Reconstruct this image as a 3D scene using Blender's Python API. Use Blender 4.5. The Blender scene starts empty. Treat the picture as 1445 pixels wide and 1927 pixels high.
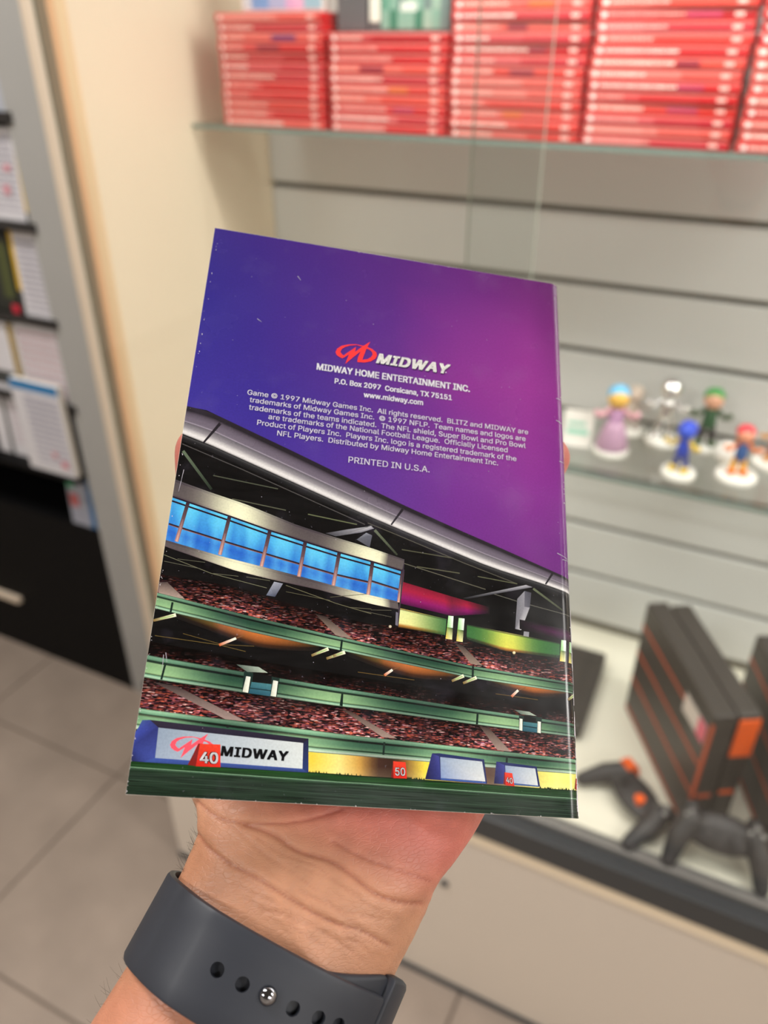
import bpy, bmesh, math, random, os
import numpy as np
from mathutils import Vector, Matrix
random.seed(7)
S = bpy.context.scene
COL = S.collection

# ------------------------------------------------------------------ camera
FPX, CX, CY = 1484.0, 722.5, 963.5            # focal length and centre in pixels of the 1445 x 1927 frame
PITCH, AZ = math.radians(31.4), math.radians(26)
CAM = Vector((0, 0, 1.5))
FWD = Vector((-math.sin(AZ)*math.cos(PITCH), math.cos(AZ)*math.cos(PITCH), -math.sin(PITCH)))
RGT = Vector((math.cos(AZ), math.sin(AZ), 0))
UPV = RGT.cross(FWD)
CAMM = Matrix(((RGT.x, UPV.x, -FWD.x, CAM.x), (RGT.y, UPV.y, -FWD.y, CAM.y), (RGT.z, UPV.z, -FWD.z, CAM.z), (0, 0, 0, 1)))
cd = bpy.data.cameras.new('camera')
cam = bpy.data.objects.new('camera', cd); COL.objects.link(cam)
cam.matrix_world = CAMM
cd.sensor_fit = 'VERTICAL'; cd.sensor_height = 36.0; cd.lens = FPX/1927*36.0
cd.clip_start = 0.02; cd.clip_end = 50
cd.dof.use_dof = True; cd.dof.focus_distance = 0.224; cd.dof.aperture_fstop = cd.lens/3.1
S.camera = cam
# ------------------------------------------------------------------ world, lights, exposure
def s2l(c):
    out = []
    for v in c[:3]:
        v = v/255.0
        out.append(v/12.92 if v <= 0.04045 else ((v+0.055)/1.055)**2.4)
    return (out[0], out[1], out[2], 1.0)
w = bpy.data.worlds.new('world'); S.world = w; w.use_nodes = True
w.node_tree.nodes['Background'].inputs[0].default_value = (1.0, 0.96, 0.92, 1)
w.node_tree.nodes['Background'].inputs[1].default_value = 0.25
S.view_settings.view_transform = 'Standard'; S.view_settings.look = 'None'
S.view_settings.exposure = 0.50; S.view_settings.gamma = 1.0; S.view_settings.use_curve_mapping = False
def area(name, loc, size, power, color, target=None, rot=None):
    l = bpy.data.lights.new(name, 'AREA'); l.shape = 'RECTANGLE'; l.size, l.size_y = size
    l.energy = power; l.color = color
    o = bpy.data.objects.new(name, l); COL.objects.link(o); o.location = loc
    if rot: o.rotation_euler = rot
    return o
CEIL = 2.75
PANELS = [(-1.15, -1.3), (1.9, -1.3), (-1.15, 0.25), (1.9, 0.25)]
for i, (px, py) in enumerate(PANELS):
    area('ceiling_lamp', (px, py, CEIL-0.05), (1.1, 0.28), 20, (1.0, 0.975, 0.95))
area('case_lamp', (0.37, 0.90, 1.775), (1.7, 0.03), 7.0, (1.0, 0.97, 0.94))
area('case_lamp', (0.22, 1.00, 2.12), (2.0, 0.05), 3.0, (1.0, 0.97, 0.94))

# ------------------------------------------------------------------ helpers
def mat(name, c, rough=0.5, spec=0.5, metal=0.0, vary=0.06, scale=8.0, coat=0.0, attr=False, bump=0.0, bscale=200.0, emit=0.0):
    m = bpy.data.materials.new(name); m.use_nodes = True
    nt = m.node_tree; b = nt.nodes['Principled BSDF']
    b.inputs['Roughness'].default_value = rough; b.inputs['Specular IOR Level'].default_value = spec
    b.inputs['Metallic'].default_value = metal; b.inputs['Coat Weight'].default_value = coat
    b.inputs['Coat Roughness'].default_value = 0.12
    tc = nt.nodes.new('ShaderNodeTexCoord')
    n = nt.nodes.new('ShaderNodeTexNoise'); n.inputs['Scale'].default_value = scale; n.inputs['Detail'].default_value = 4
    nt.links.new(tc.outputs['Object'], n.inputs['Vector'])
    mr = nt.nodes.new('ShaderNodeMapRange'); mr.inputs['From Min'].default_value = 0.25; mr.inputs['From Max'].default_value = 0.75
    mr.inputs['To Min'].default_value = 1-vary; mr.inputs['To Max'].default_value = 1+vary
    nt.links.new(n.outputs['Fac'], mr.inputs['Value'])
    hs = nt.nodes.new('ShaderNodeHueSaturation')
    nt.links.new(mr.outputs[0], hs.inputs['Value'])
    if attr:
        a = nt.nodes.new('ShaderNodeAttribute'); a.attribute_name = 'Col'
        nt.links.new(a.outputs['Color'], hs.inputs['Color'])
    else:
        hs.inputs['Color'].default_value = s2l(c)
    nt.links.new(hs.outputs[0], b.inputs['Base Color'])
    if bump:
        n2 = nt.nodes.new('ShaderNodeTexNoise'); n2.inputs['Scale'].default_value = bscale
        nt.links.new(tc.outputs['Object'], n2.inputs['Vector'])
        bp = nt.nodes.new('ShaderNodeBump'); bp.inputs['Strength'].default_value = bump; bp.inputs['Distance'].default_value = 0.001
        nt.links.new(n2.outputs['Fac'], bp.inputs['Height']); nt.links.new(bp.outputs[0], b.inputs['Normal'])
    if emit:
        b.inputs['Emission Color'].default_value = s2l(c); b.inputs['Emission Strength'].default_value = emit
    return m
def obj(name, bm, m, parent=None, smooth=False, bevel=0.0, seg=2):
    me = bpy.data.meshes.new(name)
    if isinstance(bm, bmesh.types.BMesh):
        bmesh.ops.recalc_face_normals(bm, faces=bm.faces)
        bm.to_mesh(me); bm.free()
    else:
        me = bm
    for mm in (m if isinstance(m, (list, tuple)) else [m]): me.materials.append(mm)
    o = bpy.data.objects.new(name, me); COL.objects.link(o)
    if parent: o.parent = parent
    if smooth:
        for p in me.polygons: p.use_smooth = True
    if bevel:
        b = o.modifiers.new('bevel', 'BEVEL'); b.width = bevel; b.segments = seg; b.limit_method = 'ANGLE'
    return o
def tag(o, label, cat, group=None):
    o['label'] = label; o['category'] = cat
    if group: o['group'] = group
    return o
def thing(name, label, cat, loc=(0, 0, 0), rz=0, group=None):
    o = bpy.data.objects.new(name, None); COL.objects.link(o); o.empty_display_size = 0.02
    o.location = loc; o.rotation_euler = (0, 0, rz)
    return tag(o, label, cat, group)
def struct(name, bm, m, parent=None, **k):
    o = obj(name, bm, m, parent, **k)
    if not parent: o['kind'] = 'structure'
    return o
def box(bm, x0, x1, y0, y1, z0, z1):
    v = [bm.verts.new(p) for p in ((x0, y0, z0), (x1, y0, z0), (x1, y1, z0), (x0, y1, z0), (x0, y0, z1), (x1, y0, z1), (x1, y1, z1), (x0, y1, z1))]
    for f in ((0, 3, 2, 1), (4, 5, 6, 7), (0, 1, 5, 4), (1, 2, 6, 5), (2, 3, 7, 6), (3, 0, 4, 7)):
        bm.faces.new([v[i] for i in f])
    return bm
def B(*a): return box(bmesh.new(), *a)
def lathe(bm, prof, n=24, c=(0, 0, 0), cap=True):
    rings = []
    for r, z in prof:
        rings.append([bm.verts.new((c[0]+r*math.cos(2*math.pi*k/n), c[1]+r*math.sin(2*math.pi*k/n), c[2]+z)) for k in range(n)])
    for a, b in zip(rings, rings[1:]):
        for k in range(n): bm.faces.new((a[k], a[(k+1) % n], b[(k+1) % n], b[k]))
    if cap:
        bm.faces.new(rings[0][::-1]); bm.faces.new(rings[-1])
    return bm
def ball(bm, c, r, seg=16, sq=(1, 1, 1)):
    r_ = bmesh.ops.create_uvsphere(bm, u_segments=seg, v_segments=seg//2+2, radius=r)
    for v in r_['verts']: v.co = Vector((v.co.x*sq[0]+c[0], v.co.y*sq[1]+c[1], v.co.z*sq[2]+c[2]))
    return bm
def tube(bm, pts, rads, n=16, capseg=4, flat=1.0):
    """rounded tapered tube through pts (Vectors)"""
    pts = [Vector((float(p[0]), float(p[1]), float(p[2]))) for p in pts]
    P, Rr = [], []
    rads = [float(q) for q in rads]
    d0 = (pts[0]-pts[1]).normalized(); d1 = (pts[-1]-pts[-2]).normalized()
    for k in range(capseg):
        a = math.pi/2*(1-(k+0.0)/capseg)
        if k == 0: a = math.pi/2*0.97
        P.append(pts[0]+d0*rads[0]*math.sin(a)); Rr.append(rads[0]*math.cos(a))
    for p, r in zip(pts, rads): P.append(p); Rr.append(r)
    for k in range(1, capseg+1):
        a = math.pi/2*k/capseg
        if k == capseg: a = math.pi/2*0.97
        P.append(pts[-1]+d1*rads[-1]*math.sin(a)); Rr.append(rads[-1]*math.cos(a))
    up = Vector((0.13, 0.21, 1)).normalized(); prev = None; rings = []
    for i, p in enumerate(P):
        t = (P[min(i+1, len(P)-1)]-P[max(i-1, 0)]).normalized()
        if prev is None:
            x = up.cross(t).normalized()
        else:
            x = (prev-t*prev.dot(t)).normalized()
        prev = x; y = t.cross(x)
        rings.append([bm.verts.new(p+Rr[i]*(x*math.cos(2*math.pi*k/n)+y*flat*math.sin(2*math.pi*k/n))) for k in range(n)])
    for a, b in zip(rings, rings[1:]):
        for k in range(n): bm.faces.new((a[k], a[(k+1) % n], b[(k+1) % n], b[k]))
    bm.faces.new(rings[0][::-1]); bm.faces.new(rings[-1])
    return bm
def spline(pts, n):
    """Catmull-Rom resample of a list of tuples"""
    P = [np.array(p, float) for p in pts]; P = [2*P[0]-P[1]]+P+[2*P[-1]-P[-2]]
    out = []
    for i in range(1, len(P)-2):
        for k in range(n):
            t = k/n
            out.append(0.5*((2*P[i])+(-P[i-1]+P[i+1])*t+(2*P[i-1]-5*P[i]+4*P[i+1]-P[i+2])*t*t+(-P[i-1]+3*P[i]-3*P[i+1]+P[i+2])*t**3))
    out.append(P[-2]); return out
def remesh(bm, voxel, smooth_it=6):
    me = bpy.data.meshes.new('tmp'); bm.to_mesh(me); bm.free()
    o = bpy.data.objects.new('tmp', me); COL.objects.link(o)
    r = o.modifiers.new('r', 'REMESH'); r.mode = 'VOXEL'; r.voxel_size = voxel
    s = o.modifiers.new('s', 'SMOOTH'); s.iterations = smooth_it; s.factor = 0.5
    dg = bpy.context.evaluated_depsgraph_get(); dg.update()
    out = bpy.data.meshes.new_from_object(o.evaluated_get(dg))
    bpy.data.objects.remove(o); return out

# ------------------------------------------------------------------ materials
M = {}
M['cream'] = mat('cream_laminate', (238, 222, 196), 0.35, 0.4, vary=0.015, scale=2)
M['cream_edge'] = mat('cream_edge', (236, 205, 165), 0.4, 0.4, vary=0.02)
M['oak_edge'] = mat('orange_edge_band', (226, 178, 136), 0.5, 0.3, vary=0.03)
M['slat'] = mat('slatwall_laminate', (210, 210, 207), 0.4, 0.4, vary=0.012, scale=2)
M['groove'] = mat('slatwall_groove', (120, 116, 106), 0.6, 0.3, vary=0.03)
M['deck'] = mat('deck_white', (238, 233, 215), 0.3, 0.5, vary=0.01)
M['panel'] = mat('base_panel_beige', (214, 203, 190), 0.45, 0.4, vary=0.02, scale=3)
M['rail'] = mat('dark_rail', (58, 60, 62), 0.35, 0.5, vary=0.04)
M['alu'] = mat('aluminium', (150, 148, 144), 0.35, 0.5, metal=0.6, vary=0.03)
M['grey'] = mat('grey_laminate', (158, 157, 154), 0.5, 0.3, vary=0.02)
M['beige'] = mat('beige_side', (216, 200, 180), 0.5, 0.3, vary=0.02)
M['black'] = mat('black_laminate', (7, 7, 8), 0.6, 0.15, vary=0.1)
M['wall'] = mat('painted_wall', (205, 198, 188), 0.8, 0.2, vary=0.02)
M['white'] = mat('white_plastic', (238, 234, 226), 0.35, 0.5, vary=0.01)
M['tile'] = mat('floor_tile', (148, 134, 122), 0.45, 0.4, vary=0.12, scale=9)
M['grout'] = mat('floor_grout', (112, 100, 90), 0.8, 0.2, vary=0.05)
M['ceiling'] = mat('ceiling_paint', (128, 126, 122), 0.8, 0.2, vary=0.01)
M['diffuser'] = mat('lamp_diffuser', (255, 244, 228), 0.6, 0.2, emit=3.0, vary=0.0)
M['vcol'] = mat('coloured_print', (255, 255, 255), 0.4, 0.4, attr=True, vary=0.03, scale=40)
def glass_mat():
    m = bpy.data.materials.new('shelf_glass'); m.use_nodes = True; nt = m.node_tree
    nt.nodes.remove(nt.nodes['Principled BSDF']); out = nt.nodes['Material Output']
    t = nt.nodes.new('ShaderNodeBsdfTransparent'); t.inputs[0].default_value = (0.98, 0.992, 0.985, 1)
    g = nt.nodes.new('ShaderNodeBsdfGlossy'); g.inputs['Roughness'].default_value = 0.02
    lw = nt.nodes.new('ShaderNodeLayerWeight'); pw = nt.nodes.new('ShaderNodeMath'); pw.operation = 'POWER'; pw.inputs[1].default_value = 5.0
    fr = nt.nodes.new('ShaderNodeMath'); fr.operation = 'MULTIPLY_ADD'; fr.inputs[1].default_value = 0.95; fr.inputs[2].default_value = 0.04
    nt.links.new(lw.outputs['Facing'], pw.inputs[0]); nt.links.new(pw.outputs[0], fr.inputs[0])
    mx = nt.nodes.new('ShaderNodeMixShader')
    nt.links.new(fr.outputs[0], mx.inputs[0]); nt.links.new(t.outputs[0], mx.inputs[1]); nt.links.new(g.outputs[0], mx.inputs[2])
    nt.links.new(mx.outputs[0], out.inputs[0]); return m
M['glass'] = glass_mat()
M['glass_edge'] = mat('green_glass_edge', (118, 136, 128), 0.25, 0.6, vary=0.04)
M['door_edge'] = mat('door_glass_edge', (172, 180, 166), 0.25, 0.6, vary=0.04)

# ------------------------------------------------------------------ room
fl = struct('floor', B(-3.2, 2.6, -2.6, 1.66, -0.04, -0.003), M['grout'])
tile_me = None
TS = 0.4525
for i in range(-4, 9):
    for j in range(-6, 3):
        x0, y0 = -1.119+TS*i-0.0, 0.408+TS*j
        x1, y1 = x0+TS, y0+TS
        if x0 < -3.2 or x1 > 2.6 or y0 < -2.6 or y1 > 1.66: continue
        if tile_me is None:
            t = obj('tile', B(0.003, TS-0.003, 0.003, TS-0.003, -0.006, 0.0), M['tile'], fl, bevel=0.0015, seg=1); tile_me = t.data
        else:
            t = bpy.data.objects.new('tile', tile_me); COL.objects.link(t); t.parent = fl
        t.location = (x0, y0, 0)
struct('ceiling', B(-3.2, 2.6, -2.6, 1.66, CEIL, CEIL+0.05), M['ceiling'])
struct('wall_back', B(-3.2, 2.6, 1.60, 1.66, 0, CEIL), M['wall'])
struct('wall_left', B(-3.26, -3.2, -2.6, 1.66, 0, CEIL), M['wall'])
struct('wall_right', B(2.6, 2.66, -2.6, 1.66, 0, CEIL), M['wall'])
struct('wall_front', B(-3.2, 2.6, -2.66, -2.6, 0, CEIL), M['wall'])
for i, (px, py) in enumerate(PANELS):
    side = 'left' if px < 0 else 'right'; near = 'nearer the display case' if py > 0 else 'farther from the display case'
    t = thing('ceiling_light', f'flat rectangular ceiling light panel, the {side} one of the pair {near}', 'ceiling light', (px, py, CEIL), group='ceiling light panels')
    fb = B(-0.6, 0.6, -0.17, -0.15, -0.03, 0); box(fb, -0.6, 0.6, 0.15, 0.17, -0.03, 0); box(fb, -0.6, -0.57, -0.15, 0.15, -0.03, 0); box(fb, 0.57, 0.6, -0.15, 0.15, -0.03, 0)
    obj('frame', fb, M['white'], t)
    obj('diffuser', B(-0.57, 0.57, -0.15, 0.15, -0.02, -0.012), M['diffuser'], t)

# ------------------------------------------------------------------ display case (slatwall back, glass shelves, sliding glass doors)
case = thing('display_case', 'cream display case with slatted back wall, glass shelves and sliding glass doors', 'display case', (-0.83, 0.755, 0))
def cp(name, a, m, parent=case, **k):      # box given in room coordinates
    ox, oy = (-0.83, 0.755)
    return obj(name, B(a[0]-ox, a[1]-ox, a[2]-oy, a[3]-oy, a[4], a[5]), m, parent, **k)
RX = 1.3
cp('side_panel', (-0.856, -0.83, 0.837, 1.27, 0.50, 2.15), M['cream'])
cp('edge_band', (-0.8565, -0.844, 0.8325, 0.837, 0.50, 2.15), M['oak_edge'])
cp('edge_band', (-0.844, -0.8295, 0.8325, 0.837, 0.50, 2.15), M['cream_edge'])
cp('side_panel', (RX, RX+0.026, 0.837, 1.27, 0.50, 2.15), M['cream'])
cp('top_panel', (-0.856, RX+0.026, 0.837, 1.27, 2.15, 2.18), M['cream'])
cp('back_board', (-0.83, RX, 1.262, 1.272, 0.50, 2.15), M['groove'])
z = 1.27-0.107*7
while z < 2.1:
    z1 = min(z+0.107-0.005, 2.15); z0 = max(z+0.005, 0.502)
    if z1 > z0+0.01: cp('slat', (-0.829, RX, 1.25, 1.262, z0, z1), M['slat'], bevel=0.0015)
    z += 0.107
cp('deck', (-0.852, RX, 0.79, 1.262, 0.478, 0.50), M['deck'])
cp('door_track', (-0.852, RX, 0.778, 0.797, 0.470, 0.508), M['alu'], bevel=0.002)
cp('front_rail', (-0.852, RX, 0.752, 0.778, 0.452, 0.50), M['rail'], bevel=0.003)
cp('trim_strip', (-0.852, RX, 0.755, 0.778, 0.425, 0.452), M['cream'], bevel=0.003)
cp('base_panel', (-0.852, RX, 0.758, 0.778, 0.006, 0.425), M['panel'])
cp('base_side', (-0.852, -0.832, 0.778, 1.262, 0.006, 0.478), M['panel'])
cp('floor_shadow_strip', (-0.853, RX, 0.7535, 0.758, 0.0, 0.014), M['rail'])  # dark strip standing in for the shadow line where panel meets floor
lk = obj('lock', lathe(bmesh.new(), [(0.0075, -0.004), (0.0075, 0.0), (0.006, 0.002)], 20), M['rail'], case)
lk.rotation_euler = (math.pi/2, 0, 0); lk.location = (-0.258+0.83, 0.756-0.755, 0.296)
def shelf(z, y0=1.047):
    s = cp('shelf', (-0.829, RX-0.002, y0+0.002, 1.2495, z-0.006, z), M['glass'])
    cp('shelf_edge', (-0.829, RX-0.002, y0, y0+0.002, z-0.006, z), M['glass_edge'], parent=case)
SH1, SH2 = 1.382, 0.945
shelf(SH1); shelf(SH2); shelf(1.80)
def door(x0, x1, y):
    d = cp('glass_door', (x0, x1, y, y+0.004, 0.508, 2.13), M['glass'])
    for xa in (x0-0.0006, x1):
        cp('door_edge', (xa, xa+0.0006, y, y+0.004, 0.508, 2.13), M['door_edge'])
door(-0.825, -0.218, 0.782); door(-0.29, 0.33, 0.789); 

# ------------------------------------------------------------------ stacks of red game cases
def colored(bm, cols):      # per-face colours -> 'Col' attribute
    lay = bm.loops.layers.float_color.new('Col')
    for f, c in zip(bm.faces, cols):
        for l in f.loops: l[lay] = s2l(c)
def quads(rects, y):        # flat coloured rects (x0,x1,z0,z1,col) on a front face at depth y
    bm = bmesh.new(); cols = []
    for i, (x0, x1, z0, z1, c) in enumerate(rects):
        yy = y-i*0.000012
        vs = [bm.verts.new(p) for p in ((x0, yy, z0), (x1, yy, z0), (x1, yy, z1), (x0, yy, z1))]
        bm.faces.new(vs); cols.append(c)
    colored(bm, cols); return bm
M['red'] = mat('red_case_plastic', (196, 26, 30), 0.3, 0.5, vary=0.05)
M['redlabel'] = mat('spine_print_and_highlight', (255, 255, 255), 0.35, 0.5, attr=True, vary=0.05, scale=300)
ORD = ['bottom', 'second', 'third', 'fourth', 'fifth', 'sixth', 'seventh', 'eighth', 'ninth', 'tenth', 'eleventh', 'twelfth', 'thirteenth', 'fourteenth', 'fifteenth', 'sixteenth', 'seventeenth', 'eighteenth']
STK = [(-0.770, 12, 'leftmost'), (-0.594, 10, 'second'), (-0.420, 14, 'third'), (-0.247, 16, 'fourth'), (-0.071, 16, 'fifth')]
TH = 0.0116; CW = 0.169
case_me = None; spine_vars = []
def case_bm():
    bm = bmesh.new()
    box(bm, 0, CW, 0, 0.104, 0, TH-0.0006)
    return bm
def lerp3(a, b, t): return tuple(a[i]+(b[i]-a[i])*t for i in range(3))
def spine_bm(k):
    r = random.Random(k)
    base = r.choice([(216, 62, 56), (204, 38, 44), (176, 28, 38), (224, 92, 84), (196, 50, 62), (226, 78, 66)])
    rects = [(0.0015, CW-0.0015, TH-0.0030, TH-0.0014, (238, 128, 120)), (0.003, CW-0.003, 0.0020, TH-0.0032, base), (0.003, r.uniform(0.05, 0.11), 0.0020, TH-0.0032, lerp3(base, (250, 170, 160), r.uniform(0.1, 0.5)))]  # first rect is a highlight painted along the case's upper edge
    # unreadable title print: lighter run of small marks at the left, console mark at the right
    ink = r.choice([(255, 214, 200), (250, 190, 180), (255, 235, 225), (245, 170, 160)])
    x = 0.006
    rects.append((x, x+0.006, 0.003, TH-0.004, (255, 235, 228))); x += 0.009
    n = r.randint(8, 24)
    for i in range(n):
        wd = r.uniform(0.0015, 0.0035)
        rects.append((x, x+wd, 0.004, TH-0.0048, ink)); x += wd+r.uniform(0.0004, 0.0016)
    if r.random() < 0.35:
        c = r.choice([(150, 40, 60), (226, 110, 60), (190, 60, 90), (120, 60, 110)])
        a = r.uniform(x, 0.10); rects.append((a, a+r.uniform(0.02, 0.04), 0.0025, TH-0.0033, c))
    rects.append((CW-0.022, CW-0.012, 0.0032, TH-0.0042, (250, 190, 180)))
    return quads(rects, -0.0003)
for si, (x0, n, sn) in enumerate(STK):
    for k in range(n):
        on = 'topmost' if k == n-1 else ORD[k]
        t = thing('game_case', f'red game case, {on}{" from the bottom" if 0 < k < n-1 else ""} of the {sn} red stack on the upper shelf', 'game case',
                  (x0+random.uniform(-0.0012, 0.0012)+(0.002 if si == 3 and k > 6 else 0), 1.05+random.uniform(-0.001, 0.002), SH1+0.0003+k*TH), random.uniform(-0.008, 0.008), 'red game cases stacked on the upper shelf')
        if case_me is None:
            c = obj('case_body', case_bm(), M['red'], t, bevel=0.0012); case_me = c.data
        else:
            c = bpy.data.objects.new('case_body', case_me); COL.objects.link(c); c.parent = t
            b = c.modifiers.new('bevel', 'BEVEL'); b.width = 0.0012; b.segments = 2
        obj('spine_label_and_highlight', spine_bm(si*100+k), M['redlabel'], t)
# boxes standing on top of the stacks
def boxthing(name, label, cat, a, rects, m, part='printed_face', group=None):
    ox, oy, oz = a[0], a[2], a[4]
    t = thing(name, label, cat, (ox, oy, oz), group=group)
    obj('body', B(0, a[1]-ox, 0, a[3]-oy, 0, a[5]-oz), m, t, bevel=0.001)
    if rects:
        obj(part, quads([(r[0]*(a[1]-ox), r[1]*(a[1]-ox), r[2]*(a[5]-oz), r[3]*(a[5]-oz), r[4]) for r in rects], -0.0004), M['vcol'], t)
    return t
M['greybox'] = mat('dark_grey_case', (92, 90, 92), 0.4, 0.4)
Z1 = SH1+12*TH+0.0005; Z2 = SH1+10*TH+0.0005
rr = []
R_ = random.Random(3)
for i in range(9):
    for j in range(4):
        c = [(206, 214, 222), (120, 160, 212), (92, 140, 205), (170, 180, 214), (212, 168, 206), (226, 178, 210), (150, 190, 205), (214, 70, 90)][min(7, max(0, int(i*0.85+R_.uniform(-0.5, 0.9))))]
        rr.append((0.02+i*0.106, 0.02+(i+1)*0.106, 0.03+j*0.235, 0.03+(j+1)*0.235, c))
boxthing('game_case', 'pale blue and pink game case standing on the leftmost red stack', 'game case', (-0.742, -0.612, 1.075, 1.089, Z1, Z1+0.105), rr, M['white'])
boxthing('accessory_box', 'plain grey box standing on the left end of the second red stack', 'box', (-0.590, -0.546, 1.07, 1.12, Z2, Z2+0.09), [(0.03, 0.97, 0.5, 0.98, (176, 174, 174)), (0.03, 0.97, 0.03, 0.45, (96, 94, 96))], M['greybox'])
rr = []
for i in range(8):
    for j in range(5):
        c = R_.choice([(96, 150, 128), (62, 122, 98), (128, 168, 150), (84, 112, 108), (150, 178, 160), (110, 130, 126)])
        rr.append((0.16+i*0.103, 0.16+(i+1)*0.103, 0.03+j*0.19, 0.03+(j+1)*0.19, c))
rr += [(0.02, 0.15, 0.1, 0.55, (228, 228, 214)), (0.02, 0.15, 0.6, 0.95, (150, 150, 146)), (0.3, 0.9, 0.60, 0.72, (222, 220, 170)), (0.4, 0.6, 0.2, 0.3, (214, 226, 214))]
boxthing('game_box', 'green and white game box standing on the second red stack', 'game box', (-0.544, -0.430, 1.07, 1.11, Z2, Z2+0.11), rr, M['greybox'])

# ------------------------------------------------------------------ toy figurines on the second shelf
def fmat(c, rough=0.4, metal=0.0): return mat('toy_paint_%d_%d_%d' % c, c, rough, 0.5, metal=metal, vary=0.03)
FM = {}
def fm(c, **k):
    if c not in FM: FM[c] = fmat(c, **k)
    return FM[c]
def figurine(label, loc, rz, body, head, hair, legs, arm, h=0.075, base=(240, 238, 230), skirt=False, br=0.027, lean=0.0, metal=False):
    t = thing('toy_figurine', label, 'figurine', loc, rz, 'small toy figurines on white disc bases')
    obj('base', lathe(bmesh.new(), [(br*0.97, 0), (br, 0.002), (br, 0.006), (br*0.95, 0.0085)], 32), fm(base), t, smooth=False)
    h *= 1.08; br *= 1.2; k = h/0.075
    mk = dict(rough=0.12, metal=1.0) if metal else {}
    if skirt:
        obj('skirt', lathe(bmesh.new(), [(0.017*k, 0.0085), (0.018*k, 0.012), (0.012*k, 0.030*k), (0.006*k, 0.042*k)], 20), fm(legs, **mk), t, smooth=True)
    else:
        for s in (-1, 1):
            obj('leg', tube(bmesh.new(), [(s*0.007*k, 0, 0.010), (s*0.006*k, 0, 0.022*k), (s*0.004*k, lean*0.3, 0.034*k)], [0.005*k, 0.004*k, 0.0045*k], 10, 3), fm(legs, **mk), t, smooth=True)
            obj('shoe', ball(bmesh.new(), (s*0.008*k, -0.004*k, 0.0125), 0.006*k, 12, (0.9, 1.3, 0.7)), fm(arm, **mk), t, smooth=True)
    obj('torso', tube(bmesh.new(), [(0, lean*0.3, 0.034*k), (0, lean*0.6, 0.047*k)], [0.0085*k, 0.0075*k], 12, 3), fm(body, **mk), t, smooth=True)
    for s in (-1, 1):
        obj('arm', tube(bmesh.new(), [(s*0.008*k, lean*0.6, 0.050*k), (s*0.016*k, lean*0.6-0.003, 0.043*k), (s*0.021*k, lean*0.6-0.008, 0.048*k)], [0.0035*k, 0.003*k, 0.004*k], 8, 3), fm(arm, **mk), t, smooth=True)
    hd = obj('head', ball(bmesh.new(), (0, lean, 0.064*k), 0.0115*k, 16), fm(head, **mk), t, smooth=True)
    hb = bmesh.new(); ball(hb, (0, lean+0.003*k, 0.0675*k), 0.0122*k, 16, (1, 1, 0.85))
    obj('hair', hb, fm(hair, **mk), t, smooth=True)
    return t
Z = SH2+0.0004
figurine('toy figurine with lilac skirt and light blue hair on a white disc, nearest the booklet', (-0.163, 1.131, Z), 0.3, (196, 150, 190), (240, 190, 90), (110, 185, 226), (188, 150, 176), (226, 170, 180), h=0.096, skirt=True)
figurine('deep blue toy figurine with yellow shoes near the shelf front', (-0.058, 1.098, Z), -0.3, (40, 70, 190), (52, 84, 206), (40, 72, 200), (70, 80, 150), (220, 186, 60), h=0.076, br=0.024)
figurine('toy figurine in blue with red hair and orange legs on a large white disc', (0.018, 1.125, Z), 0.2, (50, 90, 150), (226, 150, 120), (226, 50, 66), (236, 170, 40), (226, 120, 50), h=0.074, br=0.029)
figurine('toy figurine in dark green with bright green hair at the back of the shelf', (-0.036, 1.205, Z), 0.1, (46, 88, 56), (226, 170, 140), (72, 158, 80), (60, 56, 56), (70, 90, 62), h=0.088, br=0.024)
figurine('shiny silver toy figurine at the back of the shelf', (-0.098, 1.20, Z), 0.0, (236, 236, 234), (238, 238, 236), (240, 240, 240), (222, 222, 222), (240, 240, 238), h=0.094, br=0.026, metal=True)
figurine('brown and orange toy figurine at the right picture edge', (0.062, 1.19, Z), 0.0, (176, 92, 56), (206, 128, 78), (150, 84, 56), (160, 80, 50), (206, 140, 60), h=0.07, br=0.028)
figurine('small cream and tan toy figurine between the lilac and blue ones, at the back', (-0.150, 1.215, Z), 0.0, (222, 206, 190), (226, 204, 186), (214, 196, 180), (200, 186, 176), (190, 176, 168), h=0.07, br=0.022)
t = thing('acrylic_ball', 'clear and white ball standing beside the red haired toy figurine', 'ball', (0.000, 1.166, Z+0.018))
obj('shell', ball(bmesh.new(), (0, 0, 0), 0.018, 20), M['white'], t, smooth=True)
t = thing('price_card', 'white and pale green price card leaning on the second shelf beside the booklet edge', 'price card', (-0.238, 1.12, Z), 0.15)
pc = obj('card', B(0, 0.045, 0, 0.001, 0, 0.058), M['white'], t); pc.rotation_euler = (-0.25, 0, 0)
pr = obj('print', quads([(0.006, 0.039, 0.02, 0.028, (150, 214, 190)), (0.006, 0.034, 0.034, 0.040, (170, 220, 200))], -0.0004), M['vcol'], pc)

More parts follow.
